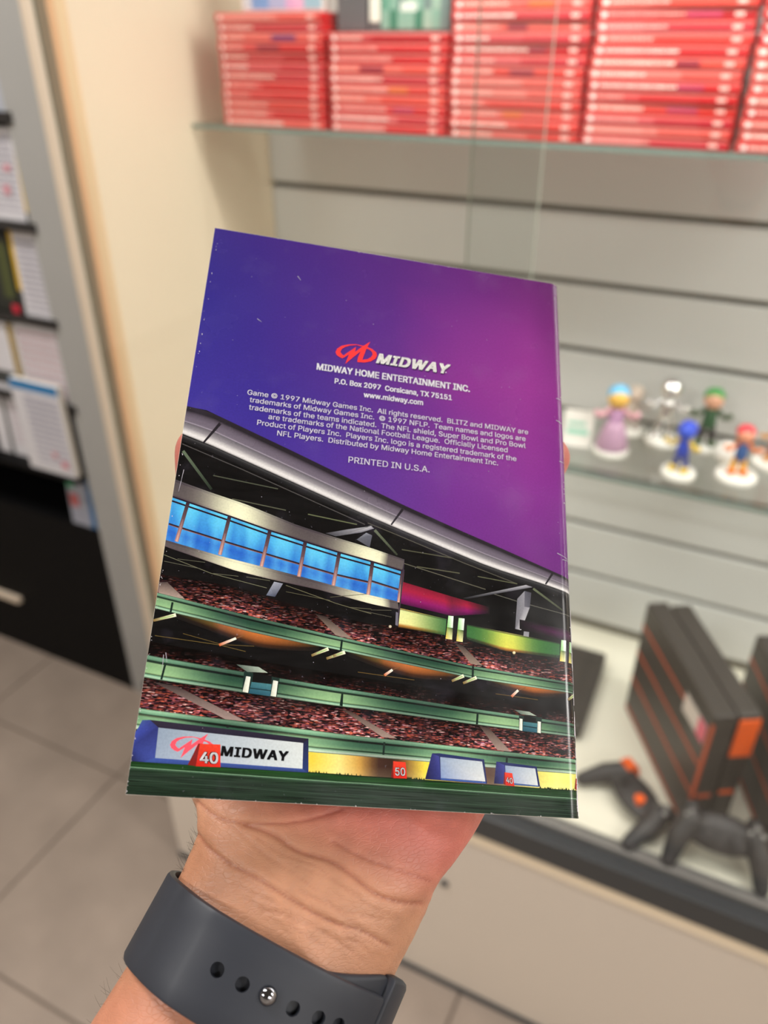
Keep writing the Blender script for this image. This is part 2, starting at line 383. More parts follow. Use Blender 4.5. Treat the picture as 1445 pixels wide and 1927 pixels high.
# ------------------------------------------------------------------ consoles and gamepads on the deck
M['con'] = mat('charcoal_plastic', (58, 54, 50), 0.42, 0.4, vary=0.05, scale=30)
M['con2'] = mat('dark_plastic', (40, 38, 38), 0.4, 0.4, vary=0.05)
M['pad'] = mat('gamepad_plastic', (56, 54, 54), 0.45, 0.4, vary=0.05)
M['orange'] = mat('orange_plastic', (240, 98, 26), 0.4, 0.4, vary=0.03)
M['stripe'] = mat('orange_stripe', (188, 82, 46), 0.45, 0.4, vary=0.04)
M['pink'] = mat('pink_sticker', (232, 110, 130), 0.5, 0.3)
M['sticker'] = mat('white_sticker', (226, 214, 206), 0.5, 0.3)
def console(label, loc, rz, L=0.246, T=0.070, H=0.227, marks=True):
    # local: x = thickness to the right, y = depth going back, z up; the broad left face is x=0
    t = thing('game_console', label, 'console', loc, rz, 'dark consoles standing upright on the deck')
    obj('shell', B(0.0, T*0.47, 0, L, 0, H), M['con'], t, bevel=0.003)
    obj('shell', B(T*0.53, T, 0.004, L-0.004, 0.003, H-0.004), M['con'], t, bevel=0.004)
    obj('core', B(T*0.4, T*0.6, 0.008, L-0.008, 0.004, H-0.010), M['con2'], t)
    for zz in (0.008, 0.072, 0.128, 0.182):
        obj('stripe', B(-0.0008, 0.0005, 0.006, L-0.004, zz, zz+0.005), M['stripe'], t)
    obj('stripe', B(-0.0008, 0.0035, -0.0008, 0.003, 0.004, H-0.016), M['stripe'], t)
    obj('power_light', B(T*0.10, T*0.40, -0.0008, 0.001, 0.068, 0.075), M['stripe'], t)
    obj('power_light', B(T*0.60, T*0.90, 0.003, 0.006, 0.068, 0.075), M['orange'], t)
    if marks:
        obj('front_badge', B(T*0.56, T*0.99, 0.0020, 0.006, 0.145, 0.214), M['orange'], t, bevel=0.001)
        s = obj('price_sticker', B(-0.0016, -0.0008, 0.008, 0.075, 0.168, 0.200), M['sticker'], t)
        obj('sticker_band', B(-0.0020, -0.0016, 0.008, 0.030, 0.168, 0.200), M['pink'], s)
    return t
zd = 0.5005
CRZ = math.atan2(0.508, 0.861)
console('charcoal console standing on edge with thin orange stripes and a white and pink sticker', (0.065, 0.861, zd), CRZ)
console('dark console standing upright at the right edge, partly outside the picture', (0.190, 0.838, zd), math.atan2(0.36, 0.93), L=0.245, T=0.075, marks=False)
t = thing('console_box', 'flat dark box lying on the deck, half hidden behind the booklet', 'box', (-0.40, 0.955, zd), 0.02)
obj('body', B(0, 0.29, 0, 0.20, 0, 0.030), M['con'], t, bevel=0.004)
obj('lid_line', B(0.29, 0.2906, 0.004, 0.196, 0.018, 0.021), M['con2'], t)
def gamepad(label, loc, rz, tilt=0.0, variant=0):
    t = thing('gamepad', label, 'game controller', loc, rz, 'black gamepads on the deck')
    bm = bmesh.new()
    ball(bm, (0, 0.0, 0.026), 0.024, 20, (2.5, 1.35, 0.62)); tube(bm, [(-0.050, 0.004, 0.020), (0.050, 0.004, 0.020)], [0.021, 0.021], 20, 4)
    for s in (-1, 1):
        tube(bm, [(s*0.048, 0.008, 0.027), (s*0.062, -0.022, 0.024), (s*0.070, -0.062, 0.016)], [0.021, 0.0185, 0.0125], 16, 4)
    me = remesh(bm, 0.0022, 5); t.scale = (0.86, 0.86, 0.86)
    obj('shell', me, M['pad'], t, smooth=True)
    for s, y in ((-1, -0.012), (1, -0.012)):
        k = obj('thumbstick', lathe(bmesh.new(), [(0.006, 0.036), (0.006, 0.046), (0.009, 0.047), (0.009, 0.0505), (0.006, 0.051)], 20, (s*0.022, y, 0)), M['con2'] if not (variant == 0 and s > 0) else M['orange'], t)
    for dx, dy in ((0, 0.009), (0, -0.009), (0.009, 0), (-0.009, 0)):
        obj('button', lathe(bmesh.new(), [(0.0042, 0.036), (0.0042, 0.0455), (0.003, 0.046)], 16, (0.050+dx, 0.012+dy, 0)), M['orange'] if variant == 0 and dy < 0 else M['alu'], t)
    obj('direction_pad', box(B(-0.060, -0.040, 0.009, 0.015, 0.036, 0.0455), -0.053, -0.047, 0.002, 0.022, 0.036, 0.0455), M['orange'] if variant == 0 else M['alu'], t, bevel=0.001)
    if variant == 0:
        obj('shoulder_button', box(bmesh.new(), -0.062, -0.036, 0.006, 0.026, 0.036, 0.0500), M['orange'], t, bevel=0.003)
    for s in (-1, 1):
        obj('trigger', ball(bmesh.new(), (s*0.050, 0.027, 0.026), 0.014, 14, (1.2, 0.9, 0.9)), M['orange'] if variant == 0 and s < 0 else M['con2'], t, smooth=True)
    return t
gamepad('black gamepad with orange buttons lying left of the striped console', (-0.006, 0.872, zd), math.radians(-44), variant=0)
gp = gamepad('black gamepad with grey buttons leaning against the front of the striped console', (0.112, 0.847, zd+0.032), math.radians(4), variant=1)
gp.rotation_euler = (0.62, 0, math.radians(4))

# ------------------------------------------------------------------ black display rack on the left
rack = thing('display_rack', 'tall black display rack with a grey front post, left of the cream case', 'rack', (-2.3, 1.10, 0))
def rp(name, a, m, **k): return obj(name, B(a[0]+2.3, a[1]+2.3, a[2]-1.10, a[3]-1.10, a[4], a[5]), m, rack, **k)
rp('front_post', (-1.276, -1.191, 1.10, 1.13, 0, 2.3), M['grey'])
rp('edge_trim', (-1.1905, -1.157, 1.102, 1.13, 0, 2.3), M['beige'])
rp('side_panel', (-1.196, -1.186, 1.1005, 1.50, 0, 2.3), M['beige'])
rp('back_panel', (-2.3, -1.197, 1.46, 1.48, 0, 2.3), M['black'])
rp('side_panel', (-2.32, -2.30, 1.10, 1.48, 0, 2.3), M['black'])
rp('top_panel', (-2.3, -1.197, 1.131, 1.46, 2.27, 2.3), M['black'])
for zz in (1.363, 1.176, 0.990, 0.805, 0.640):
    yf = 1.072 if zz == 0.640 else 1.10
    rp('shelf', (-2.3, -1.277, yf, 1.46, zz, zz+0.012), M['black'])
    if zz != 0.640: rp('shelf_lip', (-2.3, -1.262, yf-0.006, yf, zz-0.002, zz+0.016), M['con2'])
rp('base_box', (-2.3, -1.2765, 1.101, 1.46, 0.0, 0.50), M['black'])
rp('ledge', (-1.80, -1.63, 1.088, 1.101, 0.175, 0.19), M['beige'])
def rackitem(label, x0, x1, z0, z1, rects, roll=0.0, y=1.106, body='white', name='game_case', tilt=-0.05):
    x0, x1 = x0-0.017, x1-0.017
    t = thing(name, label, 'game case', (x0, y, z0), group='white game cases shown on the black rack')
    t.rotation_euler = (tilt, roll, 0)
    W, H = x1-x0, z1-z0
    obj('body', B(0, W, 0, 0.014, 0, H), M[body], t, bevel=0.001)
    q = [(a*W, b*W, c*H, d*H, col) for a, b, c, d, col in rects]
    obj('printed_face', quads(q, -0.0004), M['vcol'], t)
    return t
WH = (206, 204, 208); YE = (206, 168, 50); TX = (150, 146, 160); PK = (206, 140, 150); BL = (20, 112, 168); BG = (58, 60, 60)
def textlines(a, b, c, d, n, col, seed=0):
    r = random.Random(seed); out = []
    for i in range(n):
        z = c+(d-c)*(i+0.3)/n; x = a
        while x < b:
            wd = r.uniform(0.015, 0.05); out.append((x, min(b, x+wd), z, z+(d-c)/n*0.42, col)); x += wd+0.012
    return out
rackitem('grey blue booklet on the rack, topmost of those beside the grey post', -1.40, -1.262, 1.3755, 1.545, [(0, 1, 0, 1, (168, 172, 182)), (0.2, 0.9, 0.3, 0.9, (108, 118, 150))]+textlines(0.25, 0.85, 0.35, 0.85, 6, (60, 70, 110), 1))
rackitem('white game case with a yellow right edge strip, between the two upper rack shelves', -1.40, -1.262, 1.1885, 1.352, [(0, 1, 0, 1, WH), (0.92, 1, 0.12, 1, YE), (0.92, 1, 0, 0.12, BG)]+textlines(0.2, 0.88, 0.1, 0.92, 12, TX, 2)+[(0.6, 0.72, 0.3, 0.4, PK), (0.68, 0.8, 0.55, 0.62, PK)])
rackitem('white game case tilted beside a black and yellow one on the middle rack shelf', -1.345, -1.262, 1.0025, 1.170, [(0, 1, 0, 1, WH), (0, 0.13, 0.3, 1, YE), (0, 0.13, 0, 0.3, BG)]+textlines(0.22, 0.95, 0.05, 0.92, 12, TX, 3), roll=0.0)
rackitem('black and yellow game case on the middle rack shelf at the picture edge', -1.49, -1.352, 1.0025, 1.160, [(0, 1, 0, 1, (36, 38, 34)), (0.75, 0.95, 0.2, 0.9, (70, 76, 40)), (0.85, 1.0, 0.0, 0.12, (190, 40, 60))], body='black')
rackitem('white game case with pinkish print on the fourth rack shelf', -1.385, -1.262, 0.8175, 0.980, [(0, 1, 0, 1, WH)]+textlines(0.05, 0.95, 0.05, 0.95, 9, (196, 160, 166), 5), tilt=-0.02)
rackitem('yellow edged game case on the fourth rack shelf at the picture edge', -1.53, -1.392, 0.8175, 0.975, [(0, 1, 0, 1, WH), (0.86, 0.98, 0, 1, (150, 120, 20)), (0.2, 0.8, 0.1, 0.3, BG)], tilt=-0.02)
rackitem('white game case with a bright blue top band on the fifth rack shelf', -1.402, -1.264, 0.6525, 0.868, [(0, 1, 0, 1, WH), (0.0, 1, 0.90, 1.0, BL)]+textlines(0.25, 0.95, 0.08, 0.86, 12, (160, 158, 176), 7)+[(0.6, 0.7, 0.2, 0.26, PK), (0.75, 0.9, 0.1, 0.18, PK)], y=1.076, tilt=0.0)
rackitem('narrow white game case standing left of the one with the blue top band', -1.53, -1.412, 0.6525, 0.800, [(0, 1, 0, 1, WH), (0.3, 0.4, 0, 1, BG), (0.95, 1, 0, 1, BG)]+textlines(0.5, 0.9, 0.2, 0.9, 8, (190, 170, 178), 8))
rackitem('game case with a blue right edge and red and green print, lowest on the rack', -1.345, -1.268, 0.5005, 0.637, [(0, 1, 0, 1, (150, 154, 166)), (0.78, 1, 0, 1, (30, 92, 140)), (0.0, 0.3, 0.7, 1, (70, 150, 110)), (0.05, 0.4, 0.35, 0.6, (180, 90, 90))]+textlines(0.1, 0.7, 0.02, 0.3, 5, TX, 9))

# ------------------------------------------------------------------ the booklet
W_, H_, T_ = 0.121, 0.178, 0.0022
O_ = Vector((-0.06471543, -0.07070144, -0.19740535))          # lower left corner in camera axes (right, up, back)
U_ = Vector((0.98130246, -0.11159625, -0.15681761)).normalized()
V_ = Vector((0.05452859, 0.92819271, -0.36800928)); V_ = (V_-U_*V_.dot(U_)).normalized()
N_ = U_.cross(V_)
BOOK = CAMM @ Matrix(((U_.x, V_.x, N_.x, O_.x), (U_.y, V_.y, N_.y, O_.y), (U_.z, V_.z, N_.z, O_.z), (0, 0, 0, 1)))
BL_ = Matrix(((U_.x, V_.x, N_.x, O_.x), (U_.y, V_.y, N_.y, O_.y), (U_.z, V_.z, N_.z, O_.z), (0, 0, 0, 1)))
BLi = BL_.inverted()
def uv(p):
    """measured photo position -> metres on the booklet's cover"""
    d = Vector(((p[0]-CX)/FPX, -(p[1]-CY)/FPX, -1.0))
    o = BLi @ Vector((0, 0, 0)); dd = (BLi.to_3x3() @ d)
    t = -o.z/dd.z
    return Vector((o.x+dd.x*t, o.y+dd.y*t, 0))
U0 = 0.1178
def bend(u):
    if u <= U0: return 0.0
    s = min(1.0, (u-U0)/(W_-U0))
    return -0.0022*(1-math.sqrt(max(0.0, 1-s*s*0.985)))
book = thing('game_booklet', 'purple and blue printed booklet with stadium picture, held up by the hand', 'booklet')
book.matrix_world = BOOK
def sheet(z, th, inset, fold=True, wavy=0.0):
    """one folded cover or page block with rounded spine on the right"""
    bm = bmesh.new(); us = [0.0, 0.03, 0.06, 0.09, 0.11]+[U0+(W_-U0)*k/12 for k in range(13)]
    us = [min(u, W_) for u in us]; rows = []
    for vv in (inset, H_*0.33, H_*0.66, H_-inset):
        top = [bm.verts.new((max(inset, u) if u < 0.1 else u-(inset if u > U0 else 0), vv, z+bend(u)*(1.0 if fold else 0.6))) for u in us]
        bot = [bm.verts.new((max(inset, u) if u < 0.1 else u-(inset if u > U0 else 0), vv, z-th+bend(u)*(1.0 if fold else 0.6))) for u in us]
        rows.append((top, bot))
    n = len(us)
    for (t0, b0), (t1, b1) in zip(rows, rows[1:]):
        for i in range(n-1):
            bm.faces.new((t0[i], t0[i+1], t1[i+1], t1[i])); bm.faces.new((b0[i], b1[i], b1[i+1], b0[i+1]))
        bm.faces.new((t0[0], t1[0], b1[0], b0[0])); bm.faces.new((t0[-1], b0[-1], b1[-1], t1[-1]))
    for (t0, b0), s in ((rows[0], 1), (rows[-1], -1)):
        for i in range(n-1): bm.faces.new((t0[i], b0[i], b0[i+1], t0[i+1]))
    return bm
M['paper'] = mat('cover_paper', (226, 220, 208), 0.6, 0.3, vary=0.03, scale=200)
M['pages'] = mat('inner_pages', (214, 208, 196), 0.7, 0.2, vary=0.05, scale=400)
M['spinecard'] = mat('spine_stock', (70, 40, 84), 0.3, 0.5, vary=0.1)
obj('back_cover', sheet(0, 0.00018, 0), M['paper'], book, smooth=False)
for k in range(5):
    pg = sheet(-0.0003-0.00028*k, 0.0002, 0.0006+0.0002*(k % 2), fold=True); obj('page', pg, M['pages'], book)
bm = bmesh.new()
box(bm, 0.0, 0.1190, 0, H_, -0.0022, -0.0020)
obj('front_cover', bm, M['paper'], book)

# ---- printed picture
def print_mat(kind):
    m = bpy.data.materials.new('print_'+kind); m.use_nodes = True; nt = m.node_tree; L = nt.links
    b = nt.nodes['Principled BSDF']; b.inputs['Roughness'].default_value = 0.22; b.inputs['Specular IOR Level'].default_value = 0.45
    tc = nt.nodes.new('ShaderNodeTexCoord'); at = nt.nodes.new('ShaderNodeAttribute'); at.attribute_name = 'Col'
    def noise(scale, det=3, sc=None, rot=0.0):
        mp = nt.nodes.new('ShaderNodeMapping'); mp.inputs['Scale'].default_value = sc or (1, 1, 1); mp.inputs['Rotation'].default_value = (0, 0, rot)
        L.new(tc.outputs['Object'], mp.inputs['Vector'])
        n = nt.nodes.new('ShaderNodeTexNoise'); n.inputs['Scale'].default_value = scale; n.inputs['Detail'].default_value = det
        L.new(mp.outputs[0], n.inputs['Vector']); return n
    def rng(src, a, b_, c, d):
        r = nt.nodes.new('ShaderNodeMapRange'); r.inputs[1].default_value = a; r.inputs[2].default_value = b_; r.inputs[3].default_value = c; r.inputs[4].default_value = d
        L.new(src, r.inputs[0]); return r.outputs[0]
    def mix(mode, fac, A_, B_):
        x = nt.nodes.new('ShaderNodeMix'); x.data_type = 'RGBA'; x.blend_type = mode
        if isinstance(fac, (int, float)): x.inputs[0].default_value = fac
        else: L.new(fac, x.inputs[0])
        for s, v in ((6, A_), (7, B_)):
            if isinstance(v, tuple): x.inputs[s].default_value = v
            else: L.new(v, x.inputs[s])
        return x.outputs[2]
    col = at.outputs['Color']
    if kind == 'crowd':
        mp = nt.nodes.new('ShaderNodeMapping'); mp.inputs['Rotation'].default_value = (0, 0, math.radians(2)); mp.inputs['Scale'].default_value = (1000, 3900, 1)
        L.new(tc.outputs['Object'], mp.inputs['Vector'])
        nz = noise(900, 2)
        ad = nt.nodes.new('ShaderNodeMixRGB'); ad.blend_type = 'ADD'; ad.inputs[0].default_value = 0.9
        L.new(mp.outputs[0], ad.inputs[1]); L.new(nz.outputs['Color'], ad.inputs[2])
        v = nt.nodes.new('ShaderNodeTexVoronoi'); v.inputs['Scale'].default_value = 1.0; L.new(ad.outputs[0], v.inputs['Vector'])
        cr = nt.nodes.new('ShaderNodeValToRGB'); e = cr.color_ramp.elements
        e[0].position = 0.0; e[0].color = s2l((16, 8, 12)); e[1].position = 1.0; e[1].color = s2l((236, 190, 180))
        for p, c in ((0.30, (24, 12, 18)), (0.36, (84, 40, 44)), (0.50, (128, 58, 56)), (0.58, (60, 28, 36)), (0.66, (176, 84, 70)), (0.76, (100, 60, 84)), (0.86, (206, 96, 66)), (0.93, (200, 140, 150))):
            x = e.new(p); x.color = s2l(c)
        sp = nt.nodes.new('ShaderNodeSeparateColor'); L.new(v.outputs['Color'], sp.inputs[0]); L.new(sp.outputs[0], cr.inputs[0])
        edge = rng(v.outputs['Distance'], 0.1, 0.8, 1.2, 0.35)
        nb = noise(1, 2, (150, 420, 1)); patch = rng(nb.outputs['Fac'], 0.35, 0.65, 0.6, 2.3)
        c1 = mix('MULTIPLY', 1.0, cr.outputs[0], edge)
        c1 = mix('MULTIPLY', 1.0, c1, patch)
        col = mix('MULTIPLY', 1.0, c1, at.outputs['Color'])
    elif kind == 'grass':
        n = noise(1, 3, (60, 2600, 1), math.radians(0.6)); f = rng(n.outputs['Fac'], 0.35, 0.65, 0.55, 1.5)
        col = mix('MULTIPLY', 1.0, col, f)
    elif kind == 'dark':
        n = noise(1, 3, (120, 900, 1), math.radians(3)); f = rng(n.outputs['Fac'], 0.35, 0.7, 0.75, 1.5)
        col = mix('MULTIPLY', 1.0, col, f)
    else:
        n = noise(1600, 2); f = rng(n.outputs['Fac'], 0.3, 0.7, 0.94, 1.06)
        col = mix('MULTIPLY', 1.0, col, f)
    # handling wear: faint scuffs and dust that lift the ink
    if kind != 'white':
        n = noise(70, 5); n2 = noise(900, 3)
        f = rng(n.outputs['Fac'], 0.56, 0.84, 0.0, 0.08)
        f2 = rng(n2.outputs['Fac'], 0.70, 0.80, 0.0, 0.22)
        col = mix('MIX', f, col, s2l((150, 140, 170)))
        col = mix('MIX', f2, col, s2l((170, 165, 185)))
        nr = noise(55, 4); L.new(rng(nr.outputs['Fac'], 0.3, 0.7, 0.15, 0.30), b.inputs['Roughness'])
    L.new(col, b.inputs['Base Color'])
    return m
PM = [print_mat(k) for k in ('plain', 'crowd', 'grass', 'dark', 'white')]
PLAIN, CROWD, GRASS, DARK, WHITEI = range(5)
art = bmesh.new(); ALAY = art.loops.layers.float_color.new('Col')
zl = [0.000012]; ZSTEP = [0.0000006]
def nextz(): zl[0] += ZSTEP[0]; return zl[0]
def lerp(a, b, t): return tuple(a[i]+(b[i]-a[i])*t for i in range(len(a)))
def aface(pts, cols, m, z):
    vs = [art.verts.new((p.x, p.y, z)) for p in pts]
    f = art.faces.new(vs); f.material_index = m
    for l, c in zip(f.loops, cols): l[ALAY] = c
    return f
def poly(pts, cols, m=PLAIN):
    z = nextz(); P = [uv(p) for p in pts]
    if not isinstance(cols[0], (tuple, list)): cols = [cols]*len(pts)
    aface(P, [s2l(c) for c in cols], m, z)
def grid(G, m=PLAIN):       # G: rows of (px, colour)
    z = nextz()
    R2 = [[(uv(p), s2l(c)) for p, c in row] for row in G]
    for a, b in zip(R2, R2[1:]):
        for i in range(len(a)-1):
            q = (a[i], a[i+1], b[i+1], b[i]); aface([x[0] for x in q], [x[1] for x in q], m, z)
def along(pts, s):          # position along polyline by x fraction
    x = pts[0][0]+(pts[-1][0]-pts[0][0])*s
    for a, b in zip(pts, pts[1:]):
        if x <= b[0]+1e-6 or b is pts[-1]:
            t = (x-a[0])/max(1e-6, b[0]-a[0]); return (x, a[1]+(b[1]-a[1])*t)
def band(top, bot, stops, n=14, m=PLAIN, mod=None):
    """stops: [(t, colour)] from top to bottom; mod(s, t, colour) may vary it along the length"""
    G = []
    for t, c in stops:
        row = []
        for i in range(n+1):
            s = i/n; a = along(top, s); b = along(bot, s)
            cc = mod(s, t, c) if mod else c
            row.append((lerp(a, b, t), cc))
        G.append(row)
    grid(G, m)
def stroke(pts, w, c, m=PLAIN, w1=None, c1=None):
    z = nextz(); n = len(pts); w1 = w if w1 is None else w1; c1 = c1 or c
    L_, R2 = [], []
    for i, p in enumerate(pts):
        a = pts[max(0, i-1)]; b = pts[min(n-1, i+1)]; d = (b[0]-a[0], b[1]-a[1]); q = math.hypot(*d); nx, ny = -d[1]/q, d[0]/q
        ww = (w+(w1-w)*i/(n-1))/2
        L_.append(uv((p[0]+nx*ww, p[1]+ny*ww))); R2.append(uv((p[0]-nx*ww, p[1]-ny*ww)))
    for i in range(n-1):
        ca, cb = s2l(lerp(c, c1, i/(n-1))), s2l(lerp(c, c1, (i+1)/(n-1)))
        aface([L_[i], L_[i+1], R2[i+1], R2[i]], [ca, cb, cb, ca], m, z)
def A(x, y): return (270+x/3.3605, 740+y/3.3605)
def Bq(x, y): return (680+x/3.3605, 880+y/3.3605)
def Cq(x, y): return (220+x/3.1413, 1200+y/3.1413)
def D(x, y): return (640+x/3.0104, 1200+y/3.0104)

# sky: deep blue on the left to magenta on the right
rowsky = [
 (420, [(56, 42, 128), (54, 42, 126), (62, 40, 124), (74, 40, 122), (80, 40, 118), (86, 36, 110), (84, 34, 96), (80, 30, 84)]),
 (520, [(50, 42, 132), (50, 42, 132), (60, 42, 130), (72, 42, 128), (86, 42, 126), (104, 44, 126), (112, 42, 118), (92, 30, 86)]),
 (600, [(52, 44, 138), (50, 44, 138), (60, 44, 136), (74, 44, 134), (92, 46, 134), (124, 50, 138), (138, 52, 138), (90, 30, 88)]),
 (690, [(56, 48, 146), (54, 46, 144), (60, 44, 140), (76, 46, 138), (98, 48, 138), (134, 52, 142), (146, 54, 144), (124, 42, 124)]),
 (780, [(60, 50, 152), (58, 48, 150), (60, 46, 146), (74, 48, 144), (94, 50, 142), (124, 52, 144), (140, 52, 144), (112, 38, 122)]),
 (880, [(62, 50, 152), (60, 48, 150), (64, 48, 150), (78, 50, 150), (96, 52, 146), (118, 52, 146), (134, 52, 146), (122, 44, 134)]),
 (980, [(62, 50, 152), (60, 48, 150), (66, 50, 150), (82, 52, 150), (98, 52, 146), (112, 48, 140), (118, 46, 136), (106, 40, 124)]),
 (1110, [(62, 50, 150), (60, 48, 150), (66, 50, 150), (82, 52, 150), (96, 50, 140), (104, 42, 126), (104, 38, 120), (92, 34, 108)])]
G = []
for yy, cs in rowsky:
    G.append([((230+(890*i/7), yy-60+120*i/7), lerp((0, 0, 0), c, 0.93)) for i, c in enumerate(cs)])
grid(G)
# smooth shadowy smudges in the sky print
def blob(c, rx, ry, col, colout, n=18, rot=0.0):
    z = nextz(); cc = uv(c); pts = []
    for k in range(n):
        a = 2*math.pi*k/n; x = rx*math.cos(a); y = ry*math.sin(a)
        pts.append(uv((c[0]+x*math.cos(rot)-y*math.sin(rot), c[1]+x*math.sin(rot)+y*math.cos(rot))))
    for k in range(n): aface([cc, pts[k], pts[(k+1) % n]], [s2l(col), s2l(colout), s2l(colout)], PLAIN, z)
# dark stand behind everything below the roof line
rooft = [(300, 752), (359, 766), (389, 772), (547, 847), (700, 921.5), (757, 949.5), (858.6, 995), (948, 1034), (1040, 1075), (1074, 1090), (1110, 1106)]
roofb = [(300, 798), (349, 820), (383, 832), (538, 902), (680, 966), (736.5, 990), (829, 1029), (906, 1061), (948, 1076), (1025, 1100), (1077, 1119), (1110, 1132)]
poly(rooft+[(1200, 1700), (150, 1700), (200, 1300)], (11, 10, 11), DARK)
# roof beam
band(rooft, roofb, [(0, (38, 32, 40)), (0.14, (34, 30, 36)), (0.22, (78, 70, 82)), (0.36, (100, 92, 106)), (0.50, (106, 98, 112)), (0.525, (150, 142, 156)), (0.56, (94, 90, 98)), (0.72, (138, 134, 140)), (0.88, (214, 212, 212)), (0.95, (204, 202, 202)), (1.0, (58, 56, 58))], n=24)
stroke([A(486, 190), A(380, 312)], 6, (34, 30, 36), w1=3.5); stroke([Bq(262, 262), Bq(188, 362)], 5, (34, 30, 36), w1=3); stroke([Bq(1212, 664), Bq(1164, 738)], 4.5, (34, 30, 36), w1=3)
band([(x, y+1) for x, y in roofb], [(x, y+13) for x, y in roofb], [(0, (66, 66, 68)), (0.4, (34, 34, 36)), (1, (20, 19, 20))], n=16)
# thin beams under the roof
def ln(pts, w, c, c1=None, w1=None): stroke(pts, w, c, PLAIN, w1, c1)
ln([A(245, 320), A(620, 480), A(1400, 830)], 1.6, (72, 70, 70)); ln([Bq(40, 350), Bq(200, 415), Bq(640, 600), Bq(985, 735)], 1.6, (76, 74, 66))
ln([A(250, 365), A(430, 608)], 5.5, (92, 106, 86), (34, 42, 34), 5); ln([A(440, 520), A(850, 605)], 2, (70, 74, 62)); ln([A(560, 668), A(900, 740)], 2, (78, 80, 66))
ln([A(1040, 765), A(1350, 830)], 2, (92, 98, 72)); ln([Bq(84, 395), Bq(226, 552)], 5, (96, 104, 84), (50, 56, 44), 3.5)
ln([Bq(255, 518), Bq(575, 572)], 1.8, (78, 78, 62)); ln([Bq(350, 626), Bq(622, 668)], 1.8, (84, 84, 66)); ln([Bq(735, 688), Bq(985, 735)], 1.8, (84, 86, 66)); ln([Bq(270, 606), Bq(785, 770)], 1.6, (88, 86, 74))
ln([Bq(840, 800), Bq(1000, 850), Bq(1350, 945)], 1.4, (86, 86, 78)); ln([Bq(1086, 765), Bq(1275, 905)], 4, (96, 104, 80), (54, 58, 46), 3)
poly([A(1150, 885), A(1310, 858), A(1450, 840), Bq(55, 368), Bq(80, 385), Bq(0, 410), A(1215, 905)], [(60, 60, 66), (130, 130, 140), (170, 170, 176), (190, 190, 196), (130, 130, 140), (110, 110, 120), (70, 70, 76)])
poly([Bq(640, 826), Bq(1040, 742), Bq(1082, 756), Bq(670, 830)], [(34, 34, 38), (170, 170, 178), (110, 110, 118), (34, 34, 38)])
poly([Bq(-30, 455), Bq(30, 412), Bq(68, 428), Bq(52, 505)], [(90, 92, 100), (130, 134, 144), (90, 92, 104), (70, 72, 82)])
poly([Bq(985, 830), Bq(1032, 780), Bq(1030, 880), Bq(972, 1020)], [(112, 112, 120), (140, 140, 148), (130, 130, 138), (110, 110, 118)]); poly([Bq(1030, 880), Bq(1064, 885), Bq(1010, 1028), Bq(972, 1020)], [(130, 130, 138), (150, 150, 158), (186, 186, 190), (120, 120, 128)])
poly([Bq(1032, 780), Bq(1074, 792), Bq(1064, 885), Bq(1030, 880)], [(84, 84, 94), (66, 66, 76), (80, 80, 90), (96, 96, 106)])
poly([Bq(1027, 1035), Bq(1060, 1040), Bq(1058, 1072), Bq(1024, 1066)], (140, 140, 148))
# red magenta strip behind the box seats
band([Bq(240, 716), Bq(600, 824), Bq(810, 882)], [Bq(240, 858), Bq(570, 938), Bq(810, 925)], [(0, (120, 24, 44)), (0.35, (156, 28, 60)), (0.7, (132, 22, 96)), (1, (70, 12, 60))], n=12,
     mod=lambda s, t, c: lerp(c, (24, 18, 22), max(0, min(1, abs(s-0.62)/0.06*-1+1))*0.75 if 0.56 < s < 0.68 else (max(0, (s-0.75)/0.25) if s > 0.75 else 0)))
band([Bq(1000, 960), Bq(1345, 1030)], [Bq(1000, 1020), Bq(1345, 1110)], [(0, (24, 18, 24)), (0.5, (66, 22, 60)), (1, (26, 16, 24))], n=6, mod=lambda s, t, c: lerp((22, 18, 22), c, min(1, s*1.6)))
# upper crowd
up_t = [(285, 1078), (303, 1081), (448.6, 1105), (538, 1135), (680, 1172), (751, 1180), (838, 1195), (948, 1225), (1110, 1250)]
up_b = [(285, 1116), (298, 1118), (347, 1130), (448, 1160), (567, 1186), (663, 1206), (700, 1212), (886, 1254), (1110, 1291)]
band(up_t, up_b, [(0, (30, 30, 30)), (0.3, (110, 110, 110)), (0.7, (215, 215, 215)), (1, (255, 255, 255))], n=18, m=CROWD, mod=lambda s, t, c: lerp(c, (70, 70, 70), 0.5*(0.5+0.5*math.sin(s*23))))
def aisle(p, c0=(44, 34, 34), c1=(140, 122, 110)): poly([p[0], p[1], p[2], p[3]], [c0, c0, c1, c1])
aisle([A(95, 1195), A(150, 1195), A(262, 1302), A(95, 1272)], (74, 62, 60), (160, 140, 130)); aisle([A(1085, 1395), A(1150, 1410), A(1325, 1556), A(1215, 1530)]); aisle([Bq(588, 1105), Bq(640, 1125), Bq(766, 1252), Bq(690, 1240)])
